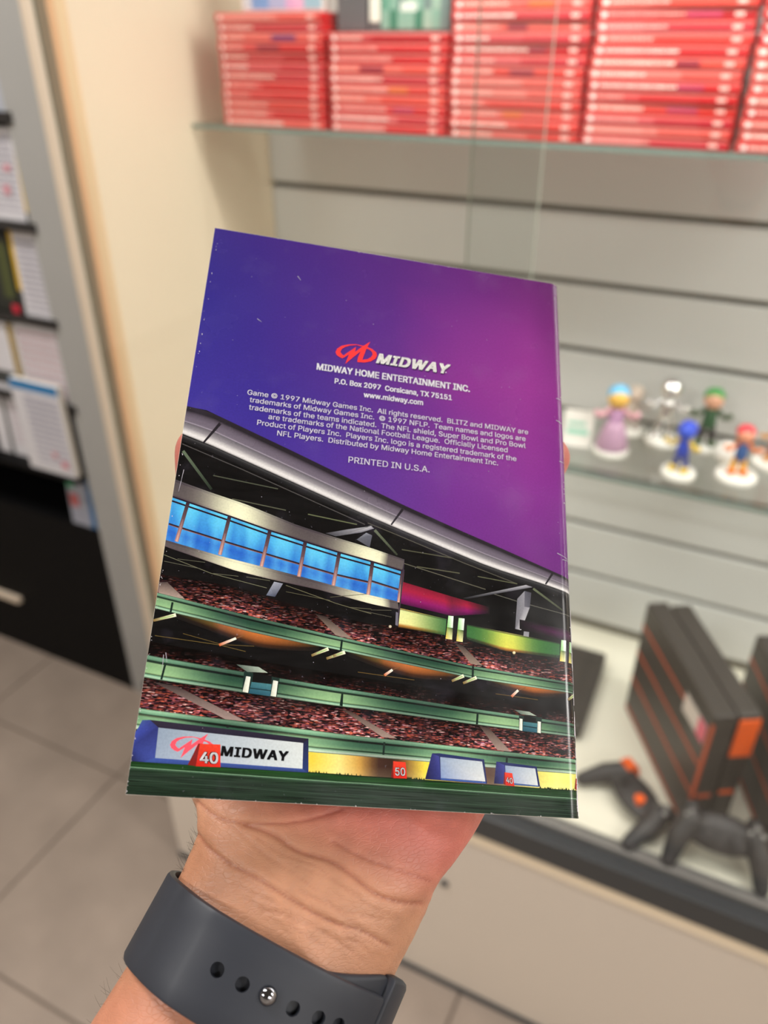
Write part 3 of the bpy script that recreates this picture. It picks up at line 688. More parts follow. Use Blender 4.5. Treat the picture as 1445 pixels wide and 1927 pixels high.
# light wall with lamps
GO = (206, 176, 90)
band([Bq(240, 888), Bq(538, 958)], [Bq(232, 1010), Bq(530, 1060)], [(0, GO), (0.05, (90, 90, 60)), (0.1, (190, 200, 120)), (0.75, (206, 206, 120)), (0.86, (180, 130, 60)), (1, (40, 26, 18))], n=8, mod=lambda s, t, c: lerp(lerp(c, (240, 244, 190), 0.5*(1-s) if 0.08 < t < 0.8 else 0), (36, 90, 50), min(1, max(0, (s-0.3)/0.7))*0.85))
def wm(s, t, c):
    k = math.exp(-((s-0.45)/0.22)**2)
    return lerp((44, 98, 48), lerp(c, (224, 226, 96), 0.4), k) if 0.07 < t < 0.84 else lerp((30, 50, 30), c, k)
band([Bq(668, 992), Bq(1255, 1110)], [Bq(665, 1085), Bq(900, 1160), Bq(1252, 1204)], [(0, (190, 180, 100)), (0.05, (70, 80, 50)), (0.1, (190, 204, 90)), (0.78, (206, 200, 80)), (0.88, (180, 120, 50)), (1, (40, 26, 18))], n=14, mod=wm)
def lamp(q):
    poly(q, (26, 40, 24)); a, b, c, d = q
    m1, m2 = lerp(a, d, 0.5), lerp(b, c, 0.5)
    poly([a, b, m2, m1], [(170, 220, 160), (245, 255, 250), (220, 240, 220), (120, 190, 90)])
    poly([m1, m2, c, d], [(110, 140, 60), (20, 60, 30), (230, 230, 170), (226, 200, 90)])
lamp([Bq(550, 936), Bq(582, 940), Bq(573, 1088), Bq(532, 1082)]); lamp([Bq(615, 951), Bq(652, 955), Bq(640, 1103), Bq(600, 1097)])
lamp([Bq(1264, 1090), Bq(1294, 1094), Bq(1289, 1228), Bq(1254, 1224)]); lamp([Bq(1320, 1100), Bq(1342, 1104), Bq(1342, 1238), Bq(1312, 1234)])
blob(Bq(965, 1170), 3, 3, (236, 230, 210), (200, 180, 120), 8); blob(Bq(182, 1005), 3, 3, (220, 214, 200), (160, 140, 110), 8)
# box seats: frame, blue windows, mullions
bx_t = [(318, 897), (334, 904), (400, 928), (460, 948), (556, 987), (620, 1008), (700, 1032), (761, 1053)]
bx_w = [(318, 931), (329.5, 935), (433.7, 970.6), (505, 996), (573.6, 1018), (637.6, 1038), (698.6, 1055), (757, 1073)]
bx_v = [(305, 1014), (314.6, 1017), (413, 1046), (496, 1067), (562, 1084), (628, 1102), (692, 1119), (748.5, 1132)]
bx_b = [(305, 1026), (311.7, 1029), (389, 1055.5), (440, 1073), (520, 1092.7), (600, 1110), (700, 1137), (750, 1147)]
def fr(s, t, c):
    k = 0.5+0.5*math.cos((s-0.30)*2*math.pi/0.57)
    k = k**1.5
    if s > 0.93: k = 0.05
    return lerp(lerp(c, (66, 58, 66), 0.85), lerp(c, (244, 246, 212), 0.8), k)
band(bx_t, bx_w, [(0, (96, 104, 88)), (0.10, (40, 38, 40)), (0.16, (150, 146, 120)), (0.85, (190, 190, 150)), (1, (110, 90, 90))], n=30, mod=fr)
band(bx_v, bx_b, [(0, (60, 50, 56)), (0.12, (150, 146, 120)), (0.22, (80, 72, 64)), (0.32, (170, 166, 136)), (0.85, (190, 184, 150)), (1, (110, 70, 80))], n=30, mod=lambda s, t, c: fr(s-0.02, t, c))
band(bx_w, bx_v, [(0, (84, 190, 226)), (0.3, (78, 176, 226)), (0.6, (58, 142, 214)), (0.8, (44, 104, 196)), (1, (54, 126, 206))], n=42,
     mod=lambda s, t, c: lerp(c, (24, 70, 170) if math.sin(s*47) > 0 else (120, 214, 240), 0.34*abs(math.sin(s*47+t*2))))
DK = (36, 26, 40)
ln([(x, y+1.5) for x, y in bx_w], 3.2, DK); ln([(x-0.6, y+9.5) for x, y in bx_w], 3.2, DK)
mid = [A(160, 826), A(240, 852), A(500, 934), A(760, 1012), A(1000, 1083), A(1210, 1145), A(1430, 1196), Bq(60, 716), Bq(252, 776)]
ln(mid, 3.4, (44, 32, 42)); ln([(x, y+1.8) for x, y in mid], 1.2, (130, 92, 90))
for a, b in ((A(284, 684), A(208, 938)), (A(545, 776), A(482, 1022)), (A(800, 866), A(745, 1095)), (A(1024, 935), A(982, 1160)), (A(1238, 1005), A(1200, 1216)), (A(1448, 1064), A(1420, 1274)), (Bq(262, 646), Bq(236, 852))):
    m_ = lerp(a, b, 0.5)
    stroke([a, m_, b], 7, (40, 30, 42), PLAIN, 7, (168, 124, 120)); stroke([lerp(a, b, 0.45), b], 3, (120, 90, 96), PLAIN, 3.5, (206, 160, 146))
poly([Bq(262, 640), Bq(272, 580), Bq(262, 720), Bq(234, 1005), Bq(215, 1000), Bq(240, 860)], [(60, 50, 66), (80, 66, 84), (50, 40, 56), (60, 46, 60), (40, 34, 44), (60, 50, 60)])
poly([Bq(218, 912), Bq(232, 918), Bq(230, 1000), Bq(214, 994)], (110, 108, 122))
# fine lines under the box
ln([A(130, 1022), A(430, 1140), A(780, 1232)], 1.2, (104, 104, 84)); ln([A(130, 1062), A(360, 1110)], 1.0, (90, 90, 76)); ln([A(215, 1048), A(390, 1070)], 1, (86, 86, 72)); ln([A(440, 1140), A(600, 1158)], 1.1, (92, 92, 76)); ln([A(650, 1162), A(800, 1186)], 1.1, (92, 92, 76))
ln([A(900, 1215), A(1220, 1330), A(1440, 1395)], 1.2, (100, 98, 76)); ln([A(900, 1255), A(1180, 1310)], 1, (84, 82, 64)); ln([A(1180, 1290), A(1410, 1270)], 1, (84, 82, 64)); ln([A(1310, 1355), A(1440, 1365)], 1.2, (90, 88, 70)); ln([Bq(0, 905), Bq(190, 945)], 1, (84, 82, 70)); ln([Bq(60, 900), Bq(190, 903)], 1, (84, 82, 70))
poly([A(826, 1192), A(882, 1204), A(832, 1288), A(776, 1278)], [(150, 154, 168), (130, 134, 150), (60, 66, 84), (96, 104, 124)])
# green rails
def rail(top, bot, n=26, lightup=0.0, extra=None):
    def md(s, t, c):
        k = (0.5+0.5*math.sin(s*2*math.pi*2.6+0.9))**1.6
        c = lerp((0, 0, 0), c, 0.60+0.30*k)
        return lerp(c, (196, 226, 160), (0.50*k+lightup*k) if 0.3 < t < 0.8 else 0.10*k)
    band(top, bot, [(0, (30, 52, 44)), (0.05, (112, 162, 136)), (0.17, (88, 136, 112)), (0.21, (16, 30, 26)), (0.29, (18, 34, 30)), (0.32, (56, 104, 82)), (0.5, (64, 116, 92)), (0.74, (96, 152, 116)), (0.785, (24, 48, 38)), (0.82, (28, 52, 42)), (0.85, (120, 176, 146)), (0.93, (184, 226, 196)), (1, (40, 66, 52))], n=n, mod=md)
r1t = [(280, 1111), (295, 1115), (389, 1138.5), (478, 1161), (567.6, 1182), (640, 1199), (700, 1212), (886, 1253), (1110, 1290)]
r1b = [(280, 1142), (294, 1146), (389, 1168), (478, 1191), (567, 1210), (640, 1224), (700, 1237), (886, 1276), (1110, 1310)]
def post(a, b, w=4): stroke([a, b], w, (22, 38, 32))
# glow under rail 1
def glow(x0, x1, depth, apex, warm=(196, 112, 52)):
    n = 16; z = nextz(); tops = []; bots = []
    for i in range(n+1):
        s = i/n; x = x0+(x1-x0)*s; y = along(r1b, (x-r1b[0][0])/(r1b[-1][0]-r1b[0][0]))[1]-2
        k = max(0.0, 1-abs((s-apex)/(apex if s < apex else 1-apex))**1.4)
        tops.append(((x, y), lerp((36, 34, 20), warm, k**0.8) if s > apex*0.5 else lerp((40, 40, 22), (150, 110, 50), k))); bots.append(((x, y+depth*(0.15+0.62*k)), lerp((22, 20, 18), (84, 44, 22), k*0.7)))
    mids = [(lerp(a[0], b[0], 0.6), lerp(a[1], b[1], 0.35)) for a, b in zip(tops, bots)]
    ends = [((b[0][0], b[0][1]+7), (21, 19, 19)) for b in bots]
    grid([tops, mids, bots, ends])
glow(330, 600, 27, 0.58); glow(655, 870, 24, 0.55); glow(915, 1075, 17, 0.55)
ln([A(250, 1520), A(500, 1590), A(700, 1600)], 1.2, (90, 74, 40)); ln([D(100, 195), D(420, 240)], 1.2, (96, 76, 40)); ln([D(880, 318), D(1120, 352)], 1.2, (96, 76, 40))
ln([Cq(225, -12), Cq(600, 42), Cq(760, 82)], 1.2, (96, 80, 44))
rail(r1t, r1b)
post(A(184, 1322), A(170, 1392)); post(Cq(1330, 12), Cq(1322, 80)); post(D(752, 162), D(750, 228))
def strip(a, b, w=8): stroke([a, lerp(a, b, 0.5), b], w, (236, 240, 210), PLAIN, w*0.7, (120, 96, 50)); stroke([lerp(a, b, 0.1), lerp(a, b, 0.7)], 2, (150, 190, 120))
for a, b in ((Cq(1250, 66), Cq(1150, 106)), (Cq(1348, 86), Cq(1238, 124)), (D(700, 216), D(632, 246)), (D(772, 226), D(696, 258)), (D(1335, 322), D(1290, 352)), (D(20, 84), D(-40, 104)), (A(205, 1402), A(62, 1438))): strip(a, b, 6.5)
for a, b in ((Cq(704, 4), Cq(604, 44)), (D(296, 182), D(250, 214)), (D(1008, 298), D(970, 334))):
    stroke([a, b], 4.5, (238, 238, 224), PLAIN, 5, (196, 96, 40)); stroke([a, (a[0]+14, a[1]-5)], 1.5, (120, 80, 46))
# middle deck crowd in the dark
r2t = [(270, 1231), (277, 1233), (455.6, 1263.7), (525.6, 1276), (640, 1295), (680, 1301), (886, 1333), (975.5, 1346), (1110, 1366)]
r2b = [(262, 1273), (268, 1275), (455.6, 1303.5), (525.6, 1313), (640, 1329.6), (680, 1334), (872.5, 1361), (979, 1374), (1110, 1391)]
band([(x, y-26) for x, y in r2t], r2t, [(0, (14, 14, 14)), (0.5, (44, 42, 42)), (1, (110, 106, 106))], n=14, m=CROWD, mod=lambda s, t, c: lerp((10, 10, 10), c, 0.35+0.65*abs(math.sin(s*8.2+0.4))))
# lower crowd
lo_b = [(250, 1330), (261, 1332), (427, 1353), (640, 1380), (739.7, 1391), (955.6, 1414), (1110, 1431)]
band(r2b, [(x, y+3) for x, y in lo_b], [(0, (60, 60, 60)), (0.2, (150, 150, 150)), (0.6, (245, 245, 245)), (1, (255, 255, 255))], n=22, m=CROWD, mod=lambda s, t, c: lerp(c, (90, 90, 90), 0.45*(0.5+0.5*math.sin(s*19+2))))
aisle([Cq(215, 262), Cq(350, 285), Cq(768, 496), Cq(640, 482)], (54, 44, 44), (150, 130, 124)); aisle([D(0, 402), D(62, 418), D(322, 572), D(240, 564)], (60, 44, 40), (150, 130, 120)); aisle([D(788, 500), D(842, 512), D(966, 646), D(890, 636)], (60, 44, 40), (150, 130, 120))
rail(r2t, r2b, lightup=0.06)
post(Cq(288, 150), Cq(262, 248)); post(Cq(1332, 332), Cq(1322, 402)); post(D(778, 432), D(774, 492)); post(D(12, 318), D(8, 388))
def gate(F, pts):
    poly([F(*p) for p in pts['frame']], (26, 44, 40)); poly([F(*p) for p in pts['roof']], [(70, 84, 78), (150, 166, 152), (170, 184, 168), (96, 110, 100)])
    poly([F(*p) for p in pts['hole']], (12, 13, 14)); poly([F(*p) for p in pts['teal']], [(60, 110, 120), (70, 124, 132), (40, 86, 104), (34, 78, 96)])
    ln([F(*pts['line'][0]), F(*pts['line'][1])], 2, (24, 48, 54))
    for k in ('pl', 'pr'): poly([F(*p) for p in pts[k]], [(200, 206, 196), (236, 238, 226), (236, 236, 220), (190, 196, 180)])
gate(Cq, dict(frame=[(752, 196), (962, 240), (945, 350), (738, 326)], roof=[(705, 158), (838, 174), (892, 208), (770, 202)], hole=[(806, 205), (916, 228), (912, 272), (800, 262)], teal=[(796, 262), (914, 276), (906, 346), (778, 328)], line=[(786, 298), (910, 314)], pl=[(764, 228), (790, 232), (775, 326), (742, 320)], pr=[(924, 252), (952, 258), (940, 350), (908, 344)]))
gate(D, dict(frame=[(1012, 440), (1142, 452), (1138, 542), (1012, 528)], roof=[(985, 408), (1070, 420), (1112, 444), (1024, 434)], hole=[(1040, 440), (1110, 456), (1108, 482), (1038, 474)], teal=[(1036, 476), (1116, 486), (1114, 538), (1032, 528)], line=[(1036, 500), (1114, 512)], pl=[(1016, 458), (1032, 461), (1031, 528), (1013, 524)], pr=[(1118, 474), (1136, 477), (1135, 542), (1116, 538)]))
# yellow wall, rail 3, billboards
yt = [(240, 1390), (583, 1413), (680, 1419), (806, 1431), (912, 1441), (1110, 1458)]
yb = [(240, 1440), (581, 1454), (680, 1461), (799.5, 1468), (916, 1476), (1015, 1483), (1110, 1490)]
stp = [(0.0, (120, 130, 60)), (0.40, (230, 200, 70)), (0.455, (238, 220, 130)), (0.50, (196, 150, 70)), (0.54, (60, 36, 26)), (0.575, (50, 30, 22)), (0.60, (120, 84, 44)), (0.645, (240, 216, 70)), (0.67, (240, 220, 90)), (0.75, (110, 70, 44)), (0.79, (80, 60, 50)), (0.875, (206, 196, 100)), (0.93, (244, 240, 130)), (1.0, (214, 206, 100))]
def ycol(s):
    for (a, ca), (b, cb) in zip(stp, stp[1:]):
        if s <= b: return lerp(ca, cb, (s-a)/(b-a))
    return stp[-1][1]
band(yt, yb, [(0, (0, 0, 0)), (0.5, (1, 1, 1)), (1, (0, 0, 0))], n=70, mod=lambda s, t, c: lerp(ycol(s), (255, 250, 210), 0.15 if t > 0.6 else 0.0))
r3t = [(252, 1331), (261, 1333), (427, 1354), (640, 1381), (739.7, 1392), (955.6, 1415), (1110, 1432)]
r3b = [(252, 1372), (583, 1415.5), (640, 1420), (806, 1434), (912, 1444), (1110, 1459)]
def md3(s, t, c):
    k = (0.5+0.5*math.sin(s*2*math.pi*3.1+0.6))**1.4; return lerp(lerp((0, 0, 0), c, 0.66+0.28*k), (206, 236, 176), 0.42*k if t > 0.3 and t < 0.75 else 0.1*k)
band(r3t, r3b, [(0, (52, 84, 66)), (0.05, (150, 200, 166)), (0.2, (104, 156, 126)), (0.25, (14, 24, 20)), (0.33, (20, 34, 28)), (0.36, (66, 118, 92)), (0.55, (74, 128, 100)), (0.70, (112, 164, 124)), (0.74, (30, 56, 40)), (0.78, (40, 70, 52)), (0.81, (140, 190, 156)), (0.93, (224, 246, 224)), (1, (66, 96, 72))], n=30, mod=md3)
post(D(250, 592), D(244, 664)); post(D(944, 672), D(942, 712)); blob(Cq(655, 527), 3.5, 2, (24, 20, 24), (30, 34, 36), 8)
# grass
gt = [(225, 1430), (245, 1432), (581, 1452.5), (680, 1460), (799.5, 1467), (916, 1476), (1015, 1483), (1110, 1489)]
gl = [(225, 1442), (250, 1443.8), (640, 1472), (680, 1474), (1090, 1503.4), (1110, 1505)]
gm = [(225, 1458), (640, 1489), (1110, 1521)]
gb = [(225, 1520), (640, 1570), (1110, 1600)]
band(gt, gl, [(0, (14, 30, 14)), (0.3, (26, 62, 26)), (0.8, (30, 60, 32)), (1, (30, 50, 34))], n=16, m=GRASS)
band(gl, gb, [(0, (30, 52, 34)), (0.15, (34, 48, 38)), (0.45, (28, 44, 32)), (0.7, (20, 34, 24)), (1, (32, 44, 36))], n=16, m=GRASS, mod=lambda s, t, c: lerp(c, (52, 60, 56), 0.5 if 0.4 < s < 0.72 and t > 0.1 else 0.0))
ln(gl, 1.3, (120, 160, 126)); ln([(x, y+2) for x, y in gl], 1.0, (70, 96, 78)); ln([(236, 1466), (640, 1497), (1110, 1528)], 0.8, (54, 76, 60))
R3 = random.Random(11); nextz(); ZSTEP[0] = 0.0
for k in range(90):      # ragged blades in front of the yellow wall
    x = R3.choice([R3.uniform(582, 680), R3.uniform(762, 800), R3.uniform(1015, 1090)]); y = along(gt, (x-gt[0][0])/(gt[-1][0]-gt[0][0]))[1]
    poly([(x-1.2, y+1.5), (x+R3.uniform(-1, 1), y-R3.uniform(2, 4.5)), (x+1.4, y+1.5)], (24, 46, 18), PLAIN)
ZSTEP[0] = 0.0000006
# billboard 1
poly([Cq(155, 487), Cq(196, 486), Cq(1132, 597), Cq(1132, 797), Cq(80, 730), Cq(108, 560)], [(60, 80, 110), (40, 44, 70), (34, 34, 60), (40, 56, 110), (26, 28, 60), (48, 62, 140)])
poly([Cq(150, 487), Cq(196, 487), Cq(246, 530), Cq(225, 712), Cq(160, 735), Cq(80, 728), Cq(112, 560)], [(66, 86, 140), (54, 66, 130), (44, 50, 110), (60, 74, 150), (50, 62, 130), (30, 30, 60), (58, 72, 160)])
poly([Cq(196, 487), Cq(1132, 597), Cq(1100, 624), Cq(246, 532)], [(46, 40, 56), (38, 34, 50), (34, 32, 48), (40, 34, 52)])
poly([Cq(225, 710), Cq(1096, 774), Cq(1126, 798), Cq(160, 735)], [(60, 84, 160), (58, 80, 150), (44, 60, 110), (52, 72, 140)])
grid([[(lerp(Cq(246, 532), Cq(1101, 623), i/6), lerp((134, 150, 170), (206, 212, 212), i/6)) for i in range(7)], [(lerp(Cq(226, 711), Cq(1096, 775), i/6), lerp((146, 160, 182), (206, 214, 214), i/6)) for i in range(7)]])
# billboards 2, 3
def board(pts, panel, left):
    poly([D(*p) for p in pts], (36, 44, 92)); poly([D(*p) for p in left], [(44, 46, 110), (60, 66, 140), (50, 56, 120), (24, 24, 60)][:len(left)])
    poly([D(*p) for p in panel], [(140, 158, 186), (190, 200, 206), (210, 214, 214), (128, 148, 190)])
board([(520, 655), (560, 655), (815, 690), (832, 828), (480, 802)], [(566, 676), (803, 702), (822, 815), (570, 795)], [(520, 657), (560, 672), (570, 802), (482, 800)])
board([(884, 702), (916, 704), (1112, 730), (1132, 845), (870, 826)], [(934, 724), (1104, 742), (1120, 838), (938, 820)], [(884, 702), (930, 722), (936, 830), (872, 826)])
ln([D(570, 800), D(824, 822)], 3, (60, 90, 160)); ln([D(940, 826), D(1122, 842)], 2.5, (60, 90, 150))
# yard markers
def marker(side, face):
    poly(side, (120, 30, 26)); poly(face, [(214, 60, 40), (224, 62, 40), (206, 40, 30), (196, 36, 28)])
# ------------------------------------------------------------------ lettering
FONT = None
for pth in (os.path.join(bpy.utils.system_resource('DATAFILES'), 'fonts', 'Inter.woff2'),):
    try:
        if os.path.exists(pth): FONT = bpy.data.fonts.load(pth)
    except Exception: FONT = None
from mathutils.geometry import delaunay_2d_cdt
GL = {}
def glyphs(s, spacing=1.0):
    """filled letter outlines, triangulated here so that overlapping contours fill correctly"""
    c = bpy.data.curves.new('t', 'FONT'); c.body = s; c.size = 1.0; c.resolution_u = 4; c.fill_mode = 'NONE'; c.space_character = spacing
    if FONT: c.font = FONT
    o = bpy.data.objects.new('t', c); COL.objects.link(o)
    dg = bpy.context.evaluated_depsgraph_get(); dg.update()
    me = bpy.data.meshes.new_from_object(o.evaluated_get(dg)); bpy.data.objects.remove(o)
    nv = len(me.vertices); co = np.array([v.co[:2] for v in me.vertices]); nxt = {}
    for e in me.edges:
        a, b = e.vertices; nxt.setdefault(a, []).append(b); nxt.setdefault(b, []).append(a)
    seen = set(); loops = []
    for st in range(nv):
        if st in seen or st not in nxt: continue
        lp = [st]; seen.add(st); cur = st
        while True:
            k = [q for q in nxt[cur] if q not in seen]
            if not k: break
            k = [q for q in k if q == cur+1] or k
            cur = k[0]; seen.add(cur); lp.append(cur)
        if len(lp) > 2: loops.append(lp)
    me.clear_geometry()
    verts, tris = [], []
    info = [(co[l][:, 0].min(), co[l][:, 0].max(), l) for l in loops]; info.sort(key=lambda q: q[0])
    groups = []
    for a, b, l in info:        # letters that overlap in x are filled together
        if groups and a < groups[-1][1]-1e-4: groups[-1][1] = max(groups[-1][1], b); groups[-1][2].append(l)
        else: groups.append([a, b, [l]])
    for a, b, ls in groups:
        vs, es, segs = [], [], []
        for l in ls:
            n0 = len(vs); pts = [Vector((float(co[i][0]), float(co[i][1]))) for i in l]
            pts = [p for k, p in enumerate(pts) if (p-pts[k-1]).length > 1e-5]; vs += pts
            es += [(n0+k, n0+(k+1) % len(pts)) for k in range(len(pts))]
            q = np.array([p[:] for p in pts]); segs.append(np.concatenate([q, np.roll(q, -1, 0)], 1))
        sg = np.concatenate(segs, 0)
        ov, oe, of, _, _, _ = delaunay_2d_cdt(vs, es, [], 0, 1e-6)
        n0 = len(verts); verts += [(v.x, v.y, 0) for v in ov]
        for f in of:
            cx_, cy_ = sum(ov[i].x for i in f)/len(f), sum(ov[i].y for i in f)/len(f)
            up = (sg[:, 1] <= cy_) & (sg[:, 3] > cy_); dn = (sg[:, 1] > cy_) & (sg[:, 3] <= cy_)
            cr = (sg[:, 2]-sg[:, 0])*(cy_-sg[:, 1])-(cx_-sg[:, 0])*(sg[:, 3]-sg[:, 1])
            if int((up & (cr > 0)).sum())-int((dn & (cr < 0)).sum()) != 0: tris.append([n0+i for i in f])
    me.from_pydata(verts, [], tris); me.update(); return me
def lettering(name, s, p0, p1, cap=None, p2=None, bold=0.0, col=(240, 240, 248), z=None, m=WHITEI, aspect=1.0, spacing=1.0, parent=None):
    """text from baseline start p0 to baseline end p1 (photo positions); p2 = top of the first capital when slanted"""
    me = glyphs(s, spacing)
    if bold > 0.008:
        g = bmesh.new(); base = me
        for dx, dy in ((-1, -0.6), (1, -0.6), (-1, 0.6), (1, 0.6), (0, 0), (-0.5, 0.6), (0.5, -0.6), (-0.5, -0.6), (0.5, 0.6)):
            n0 = len(g.verts); g.from_mesh(base); g.verts.ensure_lookup_table()
            for v in g.verts[n0:]: v.co.x += dx*bold; v.co.y += dy*bold
        g.to_mesh(me); g.free()
    co = np.array([v.co[:] for v in me.vertices]); x0, x1 = co[:, 0].min(), co[:, 0].max()
    caph = 0.727 if FONT else 0.73
    a, b = uv(p0), uv(p1); ex = (b-a)/(x1-x0)
    if p2 is not None: ey = (uv(p2)-a)/caph
    else:
        d = ex.normalized(); ey = Vector((-d.y, d.x, 0))*(ex.length/aspect)
    zz = nextz() if z is None else z
    for v in me.vertices:
        q = a+ex*(v.co.x-x0)+ey*v.co.y; v.co = Vector((q.x, q.y, zz))
    ca = me.color_attributes.new('Col', 'FLOAT_COLOR', 'POINT')
    ca.data.foreach_set('color', np.tile(np.array(s2l(col)), len(me.vertices)))
    me.materials.clear(); me.materials.append(PM[m])
    o = bpy.data.objects.new(name, me); COL.objects.link(o); o.parent = parent or picture_root
    return o
# red emblem
LOGO = [
 [(412, 118), (330, 101), (250, 103), (180, 118), (136, 146), (118, 182), (130, 212), (158, 234), (190, 248), (214, 222), (188, 208), (168, 182), (182, 152), (216, 130), (268, 114), (340, 109), (404, 128)],
 [(184, 246), (214, 208), (333, 128), (300, 205), (268, 200), (206, 240)],
 [(333, 128), (262, 200), (218, 308), (296, 238), (322, 178)],
 [(218, 308), (288, 205), (404, 122), (482, 74), (450, 130), (400, 218), (345, 286), (352, 240), (380, 176), (300, 238)],
 [(345, 286), (405, 262), (450, 258), (488, 236), (506, 210), (500, 182), (470, 156), (440, 146), (446, 128), (500, 150), (542, 184), (552, 218), (534, 252), (486, 280), (420, 292)],
 [(345, 286), (400, 214), (450, 130), (436, 160), (398, 262), (372, 290)],
]
def emblem(f, col):
    for pts in LOGO: poly([f(p) for p in pts], col, WHITEI)
def lg1(p): return (610+p[0]/5.558, 630+p[1]/5.558)
def lg2(p):
    sx = (470-103)/(480-118); x = 103+(p[0]-118)*sx
    y = 215+(p[1]-182)*1.02+(p[0]-118)*0.006
    return (300+x/5.16, 1360+y/5.16)
emblem(lg1, (232, 58, 58)); emblem(lg2, (240, 84, 100))
# markers sit over the emblem
marker([Cq(482, 626), Cq(502, 626), Cq(470, 760), Cq(418, 752)], [Cq(490, 627), Cq(612, 632), Cq(612, 766), Cq(466, 760)])
marker([D(300, 700), D(310, 700), D(306, 798), D(288, 790)], [D(300, 700), D(370, 706), D(378, 798), D(302, 796)])
marker([D(928, 762), D(938, 764), D(940, 836), D(924, 830)], [D(932, 763), D(974, 768), D(987, 842), D(936, 836)])
marker([D(1336, 798), D(1346, 798), D(1344, 862), D(1328, 856)], [D(1340, 798), D(1372, 802), D(1376, 866), D(1338, 862)])
# white wear: nicks and crease lines at the edges
R4 = random.Random(21); nextz(); ZSTEP[0] = 0.0
for k in range(150):
    side = R4.choice('lllrrrrbbt')
    if side == 'l': s = R4.random(); p = lerp((412, 430), (236, 1495), s); q = (p[0]+R4.uniform(0, 2.0), p[1])
    elif side == 'r': s = R4.random(); p = lerp((1058, 537), (1093, 1541), s); q = (p[0]-R4.uniform(0, 10), p[1])
    elif side == 'b': s = R4.random(); p = lerp((236, 1495), (1093, 1541), s); q = (p[0], p[1]-R4.uniform(0, 1.8))
    else: s = R4.random(); p = lerp((412, 430), (1058, 537), s); q = (p[0], p[1]+R4.uniform(0, 1.5))
    r = R4.uniform(0.35, 1.0); poly([(q[0]-r, q[1]), (q[0], q[1]-r*R4.uniform(0.6, 2)), (q[0]+r, q[1]), (q[0], q[1]+r*R4.uniform(0.6, 2))], (206, 200, 206), WHITEI)
for k in range(70):
    x, y = R4.uniform(260, 1080), R4.uniform(480, 1500); r = R4.uniform(0.4, 0.9)
    poly([(x-r, y), (x, y-r), (x+r, y), (x, y+r)], (170, 166, 180), WHITEI)
for a, b in (((1048, 1041), (1069, 1052)), ((1058, 1053), (1075, 1056)), ((1046, 791), (1064, 799)), ((1052, 868), (1068, 871)), ((1046, 750), (1060, 752)), ((346, 884), (341, 905)), ((341, 905), (336, 925)), ((312, 1228), (314, 1246)), ((308, 1232), (305, 1262)), ((484, 600), (492, 606)), ((560, 520), (566, 528))):
    stroke([a, b], 1.3, (170, 166, 178), WHITEI, 0.5)
ZSTEP[0] = 0.0000006
for k in range(60):      # thin broken line along the spine: rubbed-off ink plus painted highlight
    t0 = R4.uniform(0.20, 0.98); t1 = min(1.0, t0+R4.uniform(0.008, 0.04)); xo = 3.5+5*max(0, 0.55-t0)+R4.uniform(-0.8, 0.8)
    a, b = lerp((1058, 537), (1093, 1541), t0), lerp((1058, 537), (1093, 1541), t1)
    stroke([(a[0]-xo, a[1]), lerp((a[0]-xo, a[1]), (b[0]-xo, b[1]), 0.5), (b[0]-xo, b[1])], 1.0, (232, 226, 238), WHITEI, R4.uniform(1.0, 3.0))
# clip to the cover, add cuts where the spine rounds off, then bend
for co, no in (((0.00005, 0, 0), (-1, 0, 0)), ((W_-0.0001, 0, 0), (1, 0, 0)), ((0, 0.00005, 0), (0, -1, 0)), ((0, H_-0.00005, 0), (0, 1, 0))):
    bmesh.ops.bisect_plane(art, geom=art.verts[:]+art.edges[:]+art.faces[:], plane_co=co, plane_no=no, clear_outer=True, dist=1e-7)
for k in range(10):
    bmesh.ops.bisect_plane(art, geom=art.verts[:]+art.edges[:]+art.faces[:], plane_co=(U0+(W_-U0)*k/10, 0, 0), plane_no=(1, 0, 0), dist=1e-7)
for v in art.verts:
    if v.co.x > U0:
        s = min(1.0, (v.co.x-U0)/(W_-U0)); e = 1e-4; nz = 1.0
        v.co.z = v.co.z*nz + bend(v.co.x)
        v.co.x += (v.co.z-bend(v.co.x))*s
bmesh.ops.triangulate(art, faces=[f for f in art.faces if len(f.verts) > 4])
me = bpy.data.meshes.new('stadium_picture'); art.normal_update()
for f in art.faces:
    if f.normal.z < 0: f.normal_flip()
for f in art.faces: f.smooth = f.calc_center_median().x > U0
art.to_mesh(me); art.free()
for m_ in PM: me.materials.append(m_)
picture = bpy.data.objects.new('stadium_picture', me); COL.objects.link(picture); picture.parent = book
picture_root = picture
def K(x, y): return (400+x/2.125, 600+y/2.125)
WT = (244, 243, 250)
def L1(p): return (610+p[0]/5.558, 630+p[1]/5.558)
lettering('logo_outline', 'MIDWAY', L1((545, 300)), L1((1293, 416)), p2=L1((594, 170)), bold=0.046, spacing=1.10, col=(40, 26, 70))
lettering('logo_lettering', 'MIDWAY', L1((541, 292)), L1((1289, 409)), p2=L1((592, 164)), bold=0.036, spacing=1.10, col=(246, 246, 242))
lettering('logo_mark', '.', L1((1266, 400)), L1((1276, 401)), col=WT)
lettering('lettering', 'MIDWAY HOME ENTERTAINMENT INC.', K(415, 203), K(1028, 293), bold=0.026, aspect=0.86, col=WT)
lettering('lettering', 'P.O. Box 2097  Corsicana, TX 75151', K(487, 258), K(956, 326), bold=0.024, aspect=0.90, col=WT)
lettering('lettering', 'www.midway.com', K(603, 313), K(841, 346), bold=0.024, aspect=0.92, col=WT)
